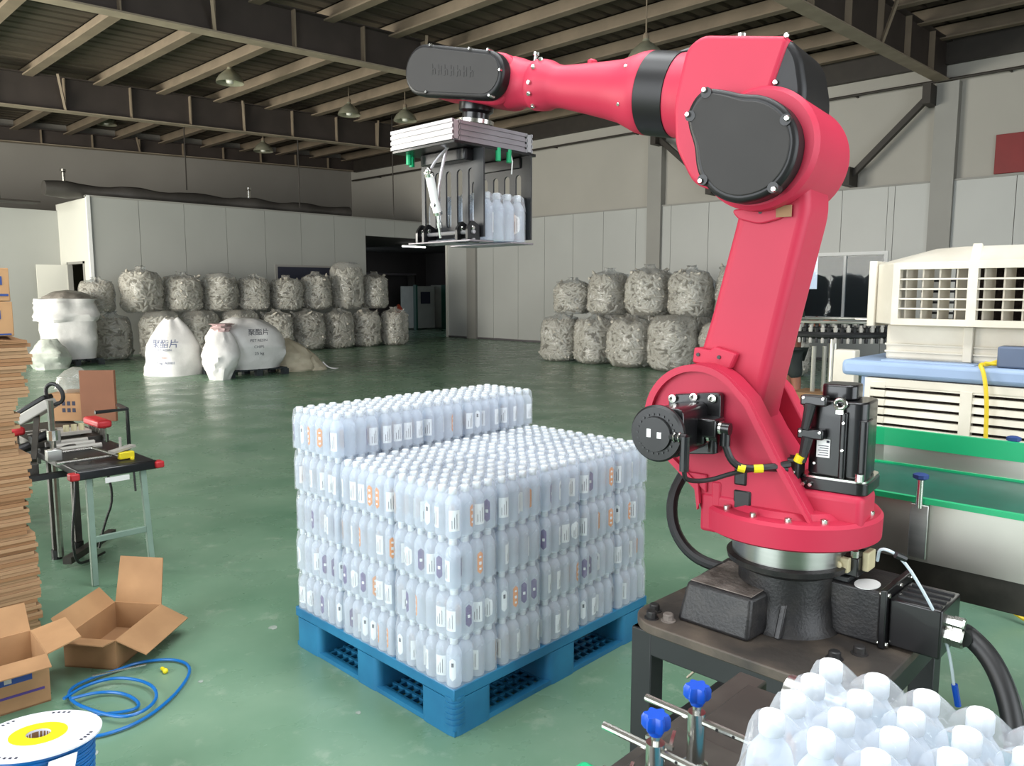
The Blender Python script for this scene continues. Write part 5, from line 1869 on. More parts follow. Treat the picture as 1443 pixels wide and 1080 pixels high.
skinned('shorts', [(0, 0, 0.98), (0, 0.10, 0.88), (0.006, 0.11, 0.56), (0, -0.10, 0.88), (0.05, -0.11, 0.56)], [(0, 1), (1, 2), (0, 3), (3, 4)], [(0.165, 0.13), 0.115, 0.088, 0.115, 0.088], SHORTS, wk)
for (x, y) in ((0.06, 0.118), (0.13, -0.118)):
    mb = MB(PM); mb.sphere((x, y, 0.045), 1.0, 14, 8, (0.135, 0.05, 0.045)); part('shoe', mb, RUBBER, wk)
mb = MB(PM)
mb.sphere((0.01, 0, 1.70), 1.0, 16, 10, (0.105, 0.088, 0.088))
part('hair', mb, HAIR, wk)
mb = MB(PM); mb.sphere((0.122, 0, 1.625), 1.0, 8, 6, (0.018, 0.012, 0.022)); part('nose', mb, SKIN, wk)
for s_ in (1, -1):
    mb = MB(PM); mb.sphere((0.108, 0.034 * s_, 1.65), 0.010, 8, 6); part('eye', mb, HAIR, wk)
    mb = MB(PM); mb.sphere((0.02, 0.092 * s_, 1.635), 1.0, 8, 6, (0.02, 0.010, 0.03)); part('ear', mb, SKIN, wk)
mb = MB(PM); mb.sphere((0.108, 0, 1.585), 1.0, 8, 6, (0.008, 0.024, 0.005)); part('mouth', mb, REDSIGN, wk)

# ================================================================== LEFT SIDE: FLAT CARTONS, SEALER, OPEN CARTONS, TUBE
rc_ = random.Random(11)
BUN = [(0.0, 0.17, 1.02), (0.17, 0.34, 1.022), (0.34, 0.485, 1.018), (0.485, 0.66, 0.995), (0.66, 0.87, 1.02), (0.87, 1.0, 0.97), (1.0, 1.147, 0.985), (1.147, 1.30, 1.03), (1.30, 1.42, 1.055)]
BNAME = ('bottom', 'second', 'third', 'fourth', 'fifth', 'sixth', 'seventh', 'eighth', 'top')
for k, (z0, z1, xr) in enumerate(BUN):
    t = thing('carton_bundle', 'bundle of flat brown cartons, %s in the stack at left' % (BNAME[k] + (' from the floor' if 0 < k < 8 else '')), 'carton bundle', (0.62, 4.46, z0), group='flat carton bundles in the stack at the left edge')
    mb = MB()
    ns = max(6, int((z1 - z0) / 0.0165))
    for q in range(ns):
        a = z0 + (z1 - z0) * q / ns
        b = z0 + (z1 - z0) * (q + 1) / ns - 0.0016
        jx, jy = rc_.choice((0, 0, 0, -0.012, -0.02)) + rc_.uniform(-0.004, 0.004), rc_.uniform(-0.004, 0.010)
        mb.cur = rc_.choice((0, 0, 1))
        # sheet with slotted edge: two lobes
        mb.box(0.25 + jx, xr + jx, 4.20 + jy, 4.72 + jy, a, b)
    part('sheets', mb, [CARDE, CARDD], t, 0, 0, kind='stuff')
mb = MB(); mb.add([(0.80, 4.185, 1.395), (1.02, 4.20, 1.37), (0.97, 4.40, 1.405), (0.78, 4.40, 1.41), (0.80, 4.185, 1.400), (1.02, 4.20, 1.376), (0.97, 4.40, 1.410), (0.78, 4.40, 1.416)],
                  [(3, 2, 1, 0), (4, 5, 6, 7), (0, 1, 5, 4), (1, 2, 6, 5), (2, 3, 7, 6), (3, 0, 4, 7)])
M_ = Matrix.Translation((0.02, 0, 0.035))
mb.v = [M_ @ p for p in mb.v]
solo('loose_flap', mb, CARDD, 'loose cardboard flap sticking out over the top flat carton bundle', 'cardboard')
for (z0, z1, xr, lab, pr) in ((1.44, 1.60, 0.99, 'closed brown carton lying on the flat cartons, lower of two', 0), (1.602, 1.755, 0.985, 'closed brown carton with blue print, upper of two on the stack', 1)):
    t = thing('closed_carton', lab, 'carton', (0.6, 4.4, z0))
    mb = MB(); mb.box(0.40, xr, 4.20, 4.60, z0, z1); part('carton_body', mb, CARD, t, 0.004)
    mb = MB()
    if pr:
        mb.box(xr - 0.13, xr - 0.03, 4.1975, 4.199, z0 + 0.075, z0 + 0.115)
        mb.box(xr - 0.20, xr - 0.008, 4.1975, 4.199, z0 + 0.024, z0 + 0.034)
    else:
        mb.box(xr - 0.20, xr - 0.012, 4.1975, 4.199, z0 + 0.005, z0 + 0.012)
        mb.box(xr - 0.20, xr - 0.05, 4.1975, 4.199, z0 + 0.08, z0 + 0.12)
    part('blue_print', mb, PRINTB, t)


def open_carton(name, label, corner, ux, uy, sx, sy, h, flaps, th=0.006, prints=()):
    """carton without lid; corner on the floor, sides along ux and uy; flaps = {side: (length, degrees from upright outwards, inset)}"""
    ux, uy = Vector(ux).normalized(), Vector(uy).normalized()
    Mx = Matrix(((ux.x, uy.x, 0, corner[0]), (ux.y, uy.y, 0, corner[1]), (0, 0, 1, corner[2]), (0, 0, 0, 1)))
    t = thing(name, label, 'carton', corner)
    mb = MB(Mx); mb.box(0, sx, 0, sy, 0.0, th); part('carton_floor', mb, CARDD, t)
    for (x0, x1, y0, y1) in ((0, sx, 0, th), (0, sx, sy - th, sy), (0, th, th, sy - th), (sx - th, sx, th, sy - th)):
        mb = MB(Mx); mb.box(x0, x1, y0, y1, 0.001, h); part('carton_wall', mb, CARD, t)
    for side, (ln, deg, ins) in flaps.items():
        mb = MB(Mx)
        c, s = math.cos(R(deg)), math.sin(R(deg))
        w = sx if side in 'fb' else sy
        vs = []
        for u, v in ((0.004, 0), (w - 0.004, 0), (w - ins, ln), (ins, ln)):
            for e in (0, th * 0.8):
                vs.append((u, v, e))
        q = []
        for u, v, e in vs:
            o, z = v * s + e * c, h + v * c - e * s
            q.append({'f': (u, -o, z), 'b': (u, sy + o, z), 'l': (-o, u, z), 'r': (sx + o, u, z)}[side])
        mb.add(q, [(0, 2, 4, 6), (7, 5, 3, 1), (0, 1, 3, 2), (2, 3, 5, 4), (4, 5, 7, 6), (6, 7, 1, 0)])
        part('flap', mb, CARD, t)
    for (m, x0, x1, z0, z1, face) in prints:
        mb = MB(Mx)
        if face == 'f':
            mb.box(x0, x1, -0.0015, -0.0003, z0, z1)
        elif face == 'b':
            mb.box(x0, x1, sy - th - 0.0015, sy - th - 0.0003, z0, z1)
        part('print', mb, m, t)
    return t, Mx


open_carton('open_carton', 'open brown carton with raised flaps on the floor by the flat cartons', (1.11, 3.475, 0), (-0.59, 0.81, 0), (0.76, 0.65, 0), 0.25, 0.40, 0.135,
            {'r': (0.10, 40, 0.02), 'l': (0.15, 112, 0.01), 'f': (0.09, 78, 0.0), 'b': (0.22, 14, 0.012)})
oc, OM = open_carton('open_carton', 'open brown carton with blue print on its side at the left edge', (0.833, 3.40, 0), (-1.0, 0.06, 0), (0.06, 1.0, 0), 0.42, 0.30, 0.20,
                     {'f': (0.10, 98, 0.008), 'l': (0.13, 78, 0.02), 'b': (0.12, 25, 0.01)},
                     prints=((PRINTB, 0.06, 0.26, 0.115, 0.155, 'f'), (PURPLE, 0.02, 0.36, 0.06, 0.070, 'f')))
mb = MB(OM)
for q in range(3):
    mb.box(0.13 + q * 0.04, 0.155 + q * 0.04, -0.0028, -0.0016, 0.122, 0.148)
part('pale_characters', mb, GREYBOX, oc)

# spool of blue tube lying on its side, loose blue loops
SPC = Vector((0.575, 2.60, 0))
sp = thing('tube_spool', 'white flanged spool of blue plastic tube at the lower left corner', 'spool', SPC)
TM = Matrix.Translation(SPC) @ Matrix.Rotation(R(5), 4, 'Y') @ Matrix.Rotation(R(-4), 4, 'X')
mb = MB(TM)
mb.lathe([(0.035, 0.285), (0.035, 0.289), (0.175, 0.287), (0.175, 0.281), (0.035, 0.279)], n=48, cap=False); mb.lathe([(0.034, 0.20), (0.034, 0.289)], n=24, cap=False)
ft = part('flange', mb, SPOOLW, sp)
mb = MB(TM); mb.lathe([(0.034, 0.2885), (0.034, 0.2900), (0.080, 0.2898), (0.080, 0.288)], n=36, cap=False); part('yellow_ring', mb, YELLOW, ft)
mb = MB(TM); mb.lathe([(0.035, 0.02), (0.035, 0.03), (0.175, 0.03), (0.175, 0.02)], n=48); part('flange', mb, SPOOLW, sp)
mb = MB(TM)
for q in range(26):
    mb.torus((0, 0, 0.036 + q * 0.0096), (0, 0, 1), 0.150 + 0.002 * (q % 2), 0.0055, 40, 6)
part('wound_tube', mb, TUBEB, sp, kind='stuff')
mb = MB(TM); mb.lathe([(0.034, 0.02), (0.034, 0.282)], n=20, cap=False); part('core', mb, CARDD, sp)
mb = MB(TM)
for t0 in (40, -60, 100, 215):
    for q in range(4):
        t = R(t0 + q * 6)
        mb.add([(0.150 * math.cos(t), 0.150 * math.sin(t), 0.2885), (0.160 * math.cos(t), 0.160 * math.sin(t), 0.2885), (0.160 * math.cos(t + 0.05), 0.160 * math.sin(t + 0.05), 0.2885), (0.150 * math.cos(t + 0.05), 0.150 * math.sin(t + 0.05), 0.2885)], [(0, 1, 2, 3)])
part('ink_marks', mb, INKD, ft)
mb = MB(TM); mb.add([(-0.02, -0.178, 0.27), (0.06, -0.168, 0.27), (0.05, -0.178, 0.23), (-0.03, -0.186, 0.235)], [(0, 1, 2, 3)])
part('white_label', mb, WHITE, sp)


def G(px, py, z=0.012):
    d = (z - CAM_H)
    cp, spn = math.cos(PITCH), math.sin(PITCH)
    v = (py - 540) / FPX
    return at(px, py, d / (-(spn + cp * v)) * (cp - spn * v))


pts = [G(112, 1041), G(150, 1036), G(200, 1017), G(242, 985), G(266, 955), G(268, 938), G(250, 930), G(222, 930), G(190, 935), G(165, 945), G(130, 955, 0.016), G(95, 972, 0.02), G(100, 990, 0.024),
       G(140, 1005, 0.028), G(175, 1012, 0.03), G(205, 1002, 0.03), G(222, 985, 0.03), G(218, 968, 0.028), G(195, 958, 0.026), G(160, 955, 0.026), G(120, 966, 0.026), G(90, 985, 0.03)]
mb = MB(); mb.tube(pts, 0.0065, 8, 2)
hs = solo('loose_tube', mb, TUBEB, 'loose loops of bright blue tube on the green floor', 'tube')
mb = MB(); mb.tube([G(100, 985, 0.03), G(140, 975, 0.018), G(175, 977, 0.014), G(197, 990, 0.014), G(193, 1000, 0.014), G(160, 1006, 0.012), G(112, 1008, 0.012)], 0.0065, 8, 2)
part('inner_loop', mb, TUBEB, hs)
mb = MB(); mb.cyl(G(130, 953, 0.03), G(206, 937, 0.035), 0.004, n=8); solo('metal_rod', mb, CHROME, 'thin metal rod lying across the blue tube loops', 'rod')
mb = MB(); c = G(233, 946); mb.sphere((c.x, c.y, 0.012), 0.012, 10, 6); mb.cyl((c.x, c.y, 0.012), (c.x + 0.0, c.y + 0.035, 0.012), 0.008, n=8)
solo('yellow_stub', mb, YELLOW, 'small yellow plug lying inside the blue tube loop', 'plug')
mb = MB(); a, b = G(968, 955, 0.006), G(985, 940, 0.006); mb.cyl(a, b, 0.004, n=8)
solo('cigarette_stub', mb, SACKC, 'pale cigarette stub on the floor under the robot stand', 'stub')
for (px, py, w, lab) in ((385, 885, 0.06, 'pale paper scrap left of the blue pallet'), (283, 961, 0.03, 'small pale scrap right of the blue tube loop'), (505, 985 + 20, 0.03, 'small pale scrap in front of the blue pallet'), (133, 1062, 0.04, 'pale scrap right of the tube spool')):
    c = G(px, py, 0.001)
    mb = MB(); q = [(c.x + w * 0.5 * math.cos(R(a)) * (0.7 + 0.3 * math.sin(a)), c.y + w * 0.4 * math.sin(R(a)), 0.0008) for a in range(0, 360, 40)]
    vprism(mb, [(p[0], p[1]) for p in q], 0.0005, 0.002)
    solo('floor_scrap', mb, mat('pale_scrap_%d' % px, (150, 160, 150), 0.8, 0, 0.05, 20), lab, 'scrap')

# ================================================================== CARTON SEALER
cs = thing('carton_sealer', 'carton sealing machine on grey-green legs with red side belts', 'carton sealer', (1.55, 5.2, 0))
LX0, LX1, LYa, LYb = 1.385, 1.70, 4.60, 5.32
TZ = 0.66
for (x, y) in ((LX0, LYa), (LX1, LYa)):
    mb = MB(); mb.bar((x, y, 0), (x + (0.012 if x < 1.5 else -0.012), y + 0.04, TZ - 0.03), 0.032, 0.032, (0, 1, 0)); part('leg', mb, GREENLEG, cs, 0.003)
mb = MB(); mb.bar((LX0, LYa + 0.015, 0.26), (LX1, LYa + 0.015, 0.26), 0.02, 0.035); part('cross_bar', mb, GREENLEG, cs, 0.003)
for (x, y) in ((1.375, 5.25), (1.52, 5.32), (1.80, 6.3), (1.40, 6.3)):
    mb = MB(); mb.bar((x, y, 0.06), (x, y, TZ + 0.03), 0.04, 0.04, (0, 1, 0)); part('leg', mb, DARKM if y < 6 else GREENLEG, cs, 0.003)
    mb = MB(); mb.cyl((x, y, 0), (x, y, 0.06), 0.03, n=10); part('castor', mb, RUBBER, cs)
mb = MB(); mb.bar((1.36, 5.0, 0.05), (1.75, 5.4, 0.05), 0.05, 0.04); part('base_rail', mb, DARKM, cs)
mb = MB(); mb.box(LX0 - 0.05, LX1 + 0.05, LYa + 0.02, LYa + 0.9, TZ - 0.035, TZ + 0.005); part('bed', mb, RUBBER, cs, 0.006)
mb = MB(); mb.box(LX0 - 0.06, LX1 + 0.06, LYa, LYa + 0.03, TZ - 0.05, TZ + 0.002); part('front_roller_guard', mb, BLACKM, cs, 0.008)
for x in (LX0 - 0.07, LX1 + 0.07):
    mb = MB(); mb.box(x - 0.025, x + 0.025, LYa - 0.02, LYa + 0.045, TZ - 0.045, TZ - 0.005); part('red_end_cap', mb, REDB, cs, 0.008)
mb = MB(); mb.box(1.47, 1.60, LYa - 0.004, LYa - 0.001, TZ - 0.085, TZ - 0.055); part('white_label', mb, WHITE, cs)
mb = MB(); mb.box(LX0 - 0.02, LX1 + 0.10, LYa + 0.9, LYa + 1.75, TZ - 0.02, TZ + 0.035); part('main_bed', mb, DARKM, cs, 0.006)
for k in range(7):
    y = LYa + 0.62 + k * 0.13
    mb = MB(); mb.cyl((LX0 + 0.03, y, TZ + 0.02), (LX1 - 0.04, y, TZ + 0.02), 0.018, n=10); part('bed_roller', mb, GREYBOX, cs)
mb = MB(); mb.box(LX0 + 0.08, LX1 + 0.01, LYa + 0.95, LYa + 1.15, TZ + 0.05, TZ + 0.07); part('pale_plate', mb, GREYBOX, cs)
# black guard hoops with red side belts
for (x0, x1, y) in ((1.78, 1.83, 5.55), (1.30, 1.36, 5.65)):
    mb = MB(); mb.box(x0 - 0.06, x0 + 0.03, y - 0.10, y + 0.20, TZ + 0.085, TZ + 0.135); part('red_belt', mb, REDB, cs, 0.015)
    for q in range(6):
        mb = MB(); mb.cyl((x0 - 0.02, y - 0.09 + q * 0.055, TZ - 0.04), (x0 - 0.02, y - 0.09 + q * 0.055, TZ + 0.085), 0.014, n=8); part('belt_roller', mb, CHROME, cs)
    mb = MB(); mb.box(x0 - 0.11, x0 + 0.06, y - 0.13, y + 0.24, TZ - 0.05, TZ - 0.03); part('belt_tray', mb, RUBBER, cs)
mb = MB(); mb.tube([(1.70, 5.43, TZ + 0.20), (1.90, 5.43, TZ + 0.20), (1.90, 5.43, TZ - 0.07), (1.88, 5.43, TZ - 0.07)], 0.014, 6); part('guard_hoop', mb, RUBBER, cs)
mb = MB(); mb.tube([(1.90, 5.43, TZ + 0.20), (1.93, 5.68, TZ + 0.20)], 0.014, 6); part('guard_hoop', mb, RUBBER, cs)
# chrome guide rods, column, side clutter
for (p, q) in (((1.30, 4.95, TZ + 0.06), (1.52, 4.95, TZ + 0.06)), ((1.28, 4.78, TZ + 0.03), (1.57, 4.78, TZ + 0.03)), ((1.52, 4.95, TZ + 0.06), (1.60, 4.74, TZ + 0.03)), ((1.46, 4.80, TZ + 0.03), (1.46, 4.80, TZ - 0.14)), ((1.40, 4.85, TZ + 0.03), (1.40, 4.85, TZ - 0.08))):
    mb = MB(); mb.cyl(p, q, 0.010, n=8); part('guide_rod', mb, CHROME, cs)
mb = MB(); mb.cyl((1.37, 5.15, 0.04), (1.37, 5.15, 1.0), 0.018, n=8); part('column', mb, STEEL, cs)
mb = MB(); mb.cyl((1.37, 5.15, TZ + 0.10), (1.37, 5.15, TZ + 0.16), 0.03, n=10); part('clamp_collar', mb, CHROME, cs)
rr = random.Random(5)
for q in range(14):
    c = Vector((1.10 + rr.random() * 0.36, 4.95 + rr.random() * 0.65, TZ - 0.06 + rr.random() * 0.16))
    mb = MB()
    if q % 3 == 0:
        mb.cyl(c, c + Vector((0.10, 0.02, 0.02)), 0.03, n=10)
    else:
        mb.cbox(c, (0.05 + rr.random() * 0.08, 0.06, 0.04 + rr.random() * 0.08))
    part('drive_component', mb, (RUBBER, DARKM, STEEL)[q % 3], cs, 0.004)
for q in range(3):
    mb = MB(); mb.cyl((1.54 + q * 0.045, 5.48, TZ + 0.09), (1.54 + q * 0.045, 5.48, TZ + 0.13), 0.018, n=10); part('brass_nut', mb, CREAMP, cs)
mb = MB(); mb.box(1.06, 1.50, 4.95, 5.0, TZ - 0.09, TZ - 0.06); part('side_beam', mb, RUBBER, cs)
mb = MB(); mb.box(1.595, 1.68, 4.72, 4.76, TZ + 0.01, TZ + 0.05); mb.cyl((1.66, 4.70, TZ + 0.01), (1.66, 4.72, TZ + 0.01), 0.012, n=8); part('yellow_clamp', mb, YELLOW, cs, 0.01)
mb = MB(); mb.bar((1.56, 4.75, TZ + 0.055), (1.70, 4.80, TZ + 0.07), 0.05, 0.014); mb.cyl((1.63, 4.80, TZ + 0.06), (1.63, 4.80, TZ + 0.13), 0.008, n=8); part('clamp_lever', mb, GREYBOX, cs)
mb = MB(); mb.tube([(1.42, 4.93, TZ), (1.40, 4.90, 0.45), (1.36, 4.88, 0.22), (1.38, 4.9, 0.05), (1.48, 5.0, 0.02), (1.6, 5.1, 0.02)], 0.008, 6, 2); part('power_cable', mb, RUBBER, cs)
mb = MB(); mb.tube([(1.52, 4.72, TZ - 0.03), (1.55, 4.72, 0.45), (1.50, 4.75, 0.30), (1.48, 4.8, 0.15)], 0.007, 6, 2); part('power_cable', mb, RUBBER, cs)
mb = MB(); mb.tube([(1.63, 4.61, TZ - 0.05), (1.63, 4.60, 0.50)], 0.006, 6); part('strap_end', mb, RUBBER, cs)
c = at(52, 580, 4.75)
CM = Matrix.Translation(c) @ Matrix.Rotation(R(44), 4, 'Z') @ Matrix.Rotation(R(-32), 4, 'X') @ Matrix.Rotation(R(-25), 4, 'Y')
CM = Matrix.Translation(c) @ Matrix.Rotation(HEAD - R(90), 4, 'Z') @ Matrix.Rotation(R(-30), 4, 'Y')
mb = MB(CM); mb.box(-0.11, 0.11, -0.05, 0.06, -0.03, 0.03); part('control_box', mb, GREYBOX, cs, 0.008)
mb = MB(CM); mb.box(-0.10, 0.11, -0.04, 0.06, 0.03, 0.06); part('control_lid', mb, BLACKP, cs, 0.008)
mb = MB(CM); mb.tube([(0.10, 0.0, 0.04), (0.13, 0.0, 0.10), (0.19, 0.0, 0.10), (0.21, 0.0, 0.03), (0.18, 0.0, -0.03), (0.12, 0, -0.02)], 0.012, 8, 2); part('handle_loop', mb, RUBBER, cs)
mb = MB(); mb.bar(c - Vector((0, 0, 0.02)), Vector((1.25, 5.1, TZ)), 0.03, 0.03); part('control_arm', mb, DARKM, cs)
# carton waiting on the sealer, bag showing above its rim
bc = at(120, 590, 5.55)
bt = thing('stamped_carton', 'brown stamped carton holding a clear bag on the carton sealer', 'carton', (bc.x, bc.y, TZ + 0.05))
BM = Matrix.Translation((bc.x, bc.y, TZ + 0.05)) @ Matrix.Rotation(R(-44), 4, 'Z')
z1 = 0.27
mb = MB(BM); mb.box(-0.26, -0.02, 0.0, 0.30, 0.0, 0.20); part('carton_body', mb, CARD, bt, 0.003)
mb = MB(BM); mb.box(-0.015, 0.23, -0.02, 0.012, 0.0, 0.37)
part('carton_side', mb, mat('dark_brown_carton', (132, 88, 64), 0.85, 0, 0.08, 3), bt, 0.002)
mb = MB(BM)
for q in range(5):
    mb.box(-0.23 + q * 0.036, -0.207 + q * 0.036, -0.0015, -0.0005, 0.115, 0.145)
    if q > 1:
        mb.box(-0.23 + q * 0.036, -0.207 + q * 0.036, -0.0015, -0.0005, 0.065, 0.095)
part('stamped_characters', mb, INKD, bt)
mb = MB(BM)
mb.lathe([(0.11, 0.19), (0.125, 0.24), (0.11, 0.31), (0.06, 0.36), (0.0, 0.375)], (-0.14, 0.15, 0), n=16)
for i, p in enumerate(mb.v):
    mb.v[i] = p + Vector((noise.noise(p * 14) * 0.03, noise.noise(p * 14 + Vector((9, 0, 0))) * 0.03, noise.noise(p * 11) * 0.03))
part('clear_bag', mb, BAGF, bt)

# ================================================================== SACKS AND BAGS AT THE BACK
def lump(c, sx, sy, h, seed, n=28, m=20, prof=None, rough=0.10, sq=0.55, lean=(0, 0), knot=False):
    """sack shape: rounded-square column with profile prof(u)->scale, ruffled by noise; returns MB"""
    mb = MB()
    vs, fs = [], []
    off = Vector((seed * 7.3, seed * 3.1, seed * 1.7))
    for i in range(m + 1):
        u = i / m
        s = prof(u)
        for k in range(n):
            t = 2 * PI * k / n
            cx, cy = math.cos(t), math.sin(t)
            e = (abs(cx) ** (2 / (1 - sq * 0.7)) + abs(cy) ** (2 / (1 - sq * 0.7))) ** (-(1 - sq * 0.7) / 2)
            p = Vector((cx * e, cy * e, u * 2.2))
            d = 1 + rough * noise.noise(p * 1.6 + off) * 1.6 + rough * 0.7 * noise.noise(p * 4.2 + off)
            if knot and u > 0.88:
                d *= 1 + 0.9 * noise.noise(Vector((cx * 2.2, cy * 2.2, u * 12)) + off)
            z = h * u + 0.05 * h * noise.noise(Vector((cx * 1.5, cy * 1.5, 3)) + off) * u
            vs.append((c[0] + sx * s * d * cx * e + lean[0] * u, c[1] + sy * s * d * cy * e + lean[1] * u, c[2] + max(0.0, z)))
    for i in range(m):
        for k in range(n):
            k2 = (k + 1) % n
            fs.append((i * n + k, i * n + k2, (i + 1) * n + k2, (i + 1) * n + k))
    fs.append(tuple(reversed(range(n))))
    fs.append(tuple(range(m * n, (m + 1) * n)))
    mb.add(vs, fs)
    return mb


def prof_bag(tuft):
    def f(u):
        s = 0.72 + 0.28 * min(1, u / 0.14) ** 0.6
        if u > 0.62:
            v = (u - 0.62) / 0.38
            s *= 1 - 0.58 * v ** 2.2 if tuft else 1 - 0.40 * v ** 3.0
        if tuft and u > 0.88:
            s *= max(0.28, 1 - (u - 0.88) * 12) if u < 0.95 else 0.28 + (u - 0.95) * 5
        return s
    return f


def sack_text(target_mb, lines, org, right, size, m, parent, name='print'):
    """lettering laid onto the sack's surface as seen along the direction facing the camera"""
    bvh = BVHTree.FromPolygons([tuple(v) for v in target_mb.v], target_mb.f)
    org, right = Vector(org), Vector(right).normalized()
    nrm = Vector((right.y, -right.x, 0))      # outwards
    for body, dz, sz in lines:
        tm = text_mb(body, sz, Matrix())
        mb = MB()
        vs = []
        ok = True
        for v in tm.v:
            p = org + right * v.x + Vector((0, 0, v.z + dz)) + nrm * 2.0
            h = bvh.ray_cast(p, -nrm)
            if h[0] is None:
                ok = False
                break
            vs.append(h[0] + nrm * 0.006)
        if ok:
            mb.add(vs, tm.f)
            part(name, mb, m, parent, smooth=0)


# one clear bag of empty bottles: film + the bottles that press against it, three variants
BAGV = []
for v in range(3):
    f = lump((0, 0, 0), 0.455, 0.455, 1.22, 20 + v, n=36, m=26, prof=prof_bag(v != 1), rough=0.06, sq=0.30, knot=(v != 1))
    fm = f.data('film', BAGF, None, 60)
    rg = random.Random(50 + v)
    bm_ = MB()
    bv_ = BVHTree.FromPolygons([tuple(p) for p in f.v], f.f)
    for k in range(420):
        u = rg.uniform(0.05, 0.86)
        t = rg.uniform(0, 2 * PI)
        out_ = Vector((math.cos(t), math.sin(t), 0))
        hit = bv_.ray_cast(Vector((0, 0, u * 1.22)) + out_ * 2, -out_)
        if hit[0] is None:
            continue
        nn = hit[1] if hit[1].dot(out_) > 0 else -hit[1]
        c = hit[0] - nn * rg.choice((0.050, 0.055, 0.075))
        d = Vector((rg.gauss(0, 1), rg.gauss(0, 1), rg.gauss(0, 0.8)))
        d = (d - nn * d.dot(nn)).normalized()
        bm_.lathe([(0.0, 0), (0.034, 0.006), (0.036, 0.13), (0.015, 0.19), (0.014, 0.21)], c - d * 0.1, d, 8)
    bmesh_ = bm_.data('bottles', PETW, None, 60)
    BAGV.append((fm, bmesh_))
rb_ = random.Random(21)


def clear_bag(x, y, z, sx, h, label, group, v=None, leanx=0.0):
    v = rb_.randrange(3) if v is None else v
    o = thing('clear_bag', label, 'bag', (x, y, z), group, rb_.uniform(0, 6.28))
    o.scale = (sx / 1.0, sx / 1.0, h / 1.22)
    o.rotation_euler.x = leanx
    for nme, me in (('film', BAGV[v][0]), ('bottles', BAGV[v][1])):
        q = bpy.data.objects.new(nme, me)
        COL.objects.link(q)
        q.parent = o
        if nme == 'bottles':
            q['kind'] = 'stuff'
    return o


ORD = ('first', 'second', 'third', 'fourth', 'fifth', 'sixth', 'seventh', 'eighth', 'ninth')
# left-hand heap along the far partition: lower and upper course
low = [(6.72, 19.85, 0.95), (7.62, 19.25, 1.02), (8.65, 19.4, 1.0), (9.68, 19.3, 1.03), (10.68, 19.2, 1.0), (11.68, 19.3, 1.03), (12.7, 19.35, 1.03), (13.7, 19.35, 1.0), (14.62, 19.15, 0.9)]
for k, (x, y, s) in enumerate(low):
    clear_bag(x, y, 0, s, 1.16, 'clear bottle bag, lower course of the left heap, %s from its left end' % ORD[k], 'clear bottle bags in the left heap')
upp = [(6.45, 19.95, 0.82, 0.85), (7.35, 19.6, 0.95, 1.12), (8.35, 19.6, 0.95, 1.0), (9.3, 19.55, 0.92, 0.98), (10.22, 19.55, 0.9, 0.98), (11.18, 19.5, 0.92, 0.95), (12.15, 19.55, 0.93, 1.08), (13.2, 19.55, 1.0, 1.35), (14.15, 19.5, 0.85, 1.1)]
for k, (x, y, s, h) in enumerate(upp):
    clear_bag(x, y, 1.12, s * 1.05, h, 'clear bottle bag, upper course of the left heap, %s from its left end' % ORD[k], 'clear bottle bags in the left heap')
# right-hand heap
rlow = [(14.1, 12.0, 1.05), (14.1, 10.95, 1.05), (14.0, 9.87, 1.1), (13.95, 8.8, 1.1), (14.2, 7.7, 1.1), (14.6, 6.65, 1.05)]
for k, (x, y, s) in enumerate(rlow):
    clear_bag(x, y, 0, s, 1.15, 'clear bottle bag, lower course of the right heap, %s from its left end' % ORD[k], 'clear bottle bags in the right heap')
rupp = [(14.3, 11.8, 0.92, 0.85), (14.3, 10.75, 0.95, 1.05), (14.3, 9.65, 1.0, 1.1), (14.3, 8.6, 0.95, 1.05), (14.4, 7.55, 1.0, 1.15)]
for k, (x, y, s, h) in enumerate(rupp):
    clear_bag(x, y, 1.11, s * 1.05, h, 'clear bottle bag, upper course of the right heap, %s from its left end' % ORD[k], 'clear bottle bags in the right heap')
rbk = [(15.7, 11.55, 1.0), (15.7, 10.35, 1.0), (15.7, 9.15, 1.0), (15.8, 7.95, 1.0)]
for k, (x, y, s) in enumerate(rbk):
    clear_bag(x, y, 0.0, s, 2.05, 'tall clear bag of bottles behind the right heap, %s from its left end' % ORD[k], 'clear bottle bags behind the right heap')


def dark_pallet(name, label, x0, x1, y0, y1, h=0.14):
    t = thing(name, label, 'pallet', ((x0 + x1) / 2, (y0 + y1) / 2, 0))
    for k in range(6):
        a = x0 + (x1 - x0) * k / 6
        mb = MB(); mb.box(a, a + (x1 - x0) / 6 - 0.03, y0, y1, h - 0.03, h); part('deck_board', mb, DARKPAL, t)
    for x in (x0, (x0 + x1) / 2 - 0.06, x1 - 0.12):
        for y in (y0, (y0 + y1) / 2 - 0.06, y1 - 0.12):
            mb = MB(); mb.box(x, x + 0.12, y, y + 0.12, 0, h - 0.03); part('block', mb, DARKPAL, t)
    return t


# jumbo sack on its dark pallet, far left
dark_pallet('pallet', 'dark pallet under the jumbo sack at the far left', 5.05, 6.15, 18.75, 19.85)
jm = thing('jumbo_sack', 'big white jumbo sack with open ruffled top on a dark pallet', 'sack', (5.6, 19.3, 0.14))
j = lump((5.6, 19.3, 0.14), 0.52, 0.52, 1.30, 3, n=36, m=20, prof=lambda u: 0.93 + 0.10 * math.sin(u * 3) - 0.05 * (u > 0.9), rough=0.05, sq=0.75)
part('sack_body', j, SACK, jm)
mb = lump((5.56, 19.28, 0.98), 0.565, 0.565, 0.50, 8, n=40, m=10, prof=lambda u: 1.0 + 0.02 * u - 0.04 * u * u, rough=0.10, sq=0.7)
part('folded_collar', mb, SACK, jm)
mb = lump((5.65, 19.3, 1.35), 0.50, 0.50, 0.32, 9, n=30, m=10, prof=lambda u: math.sqrt(max(0.0, 1 - u ** 2.4)) * 0.95 + 0.02, rough=0.12, sq=0.4)
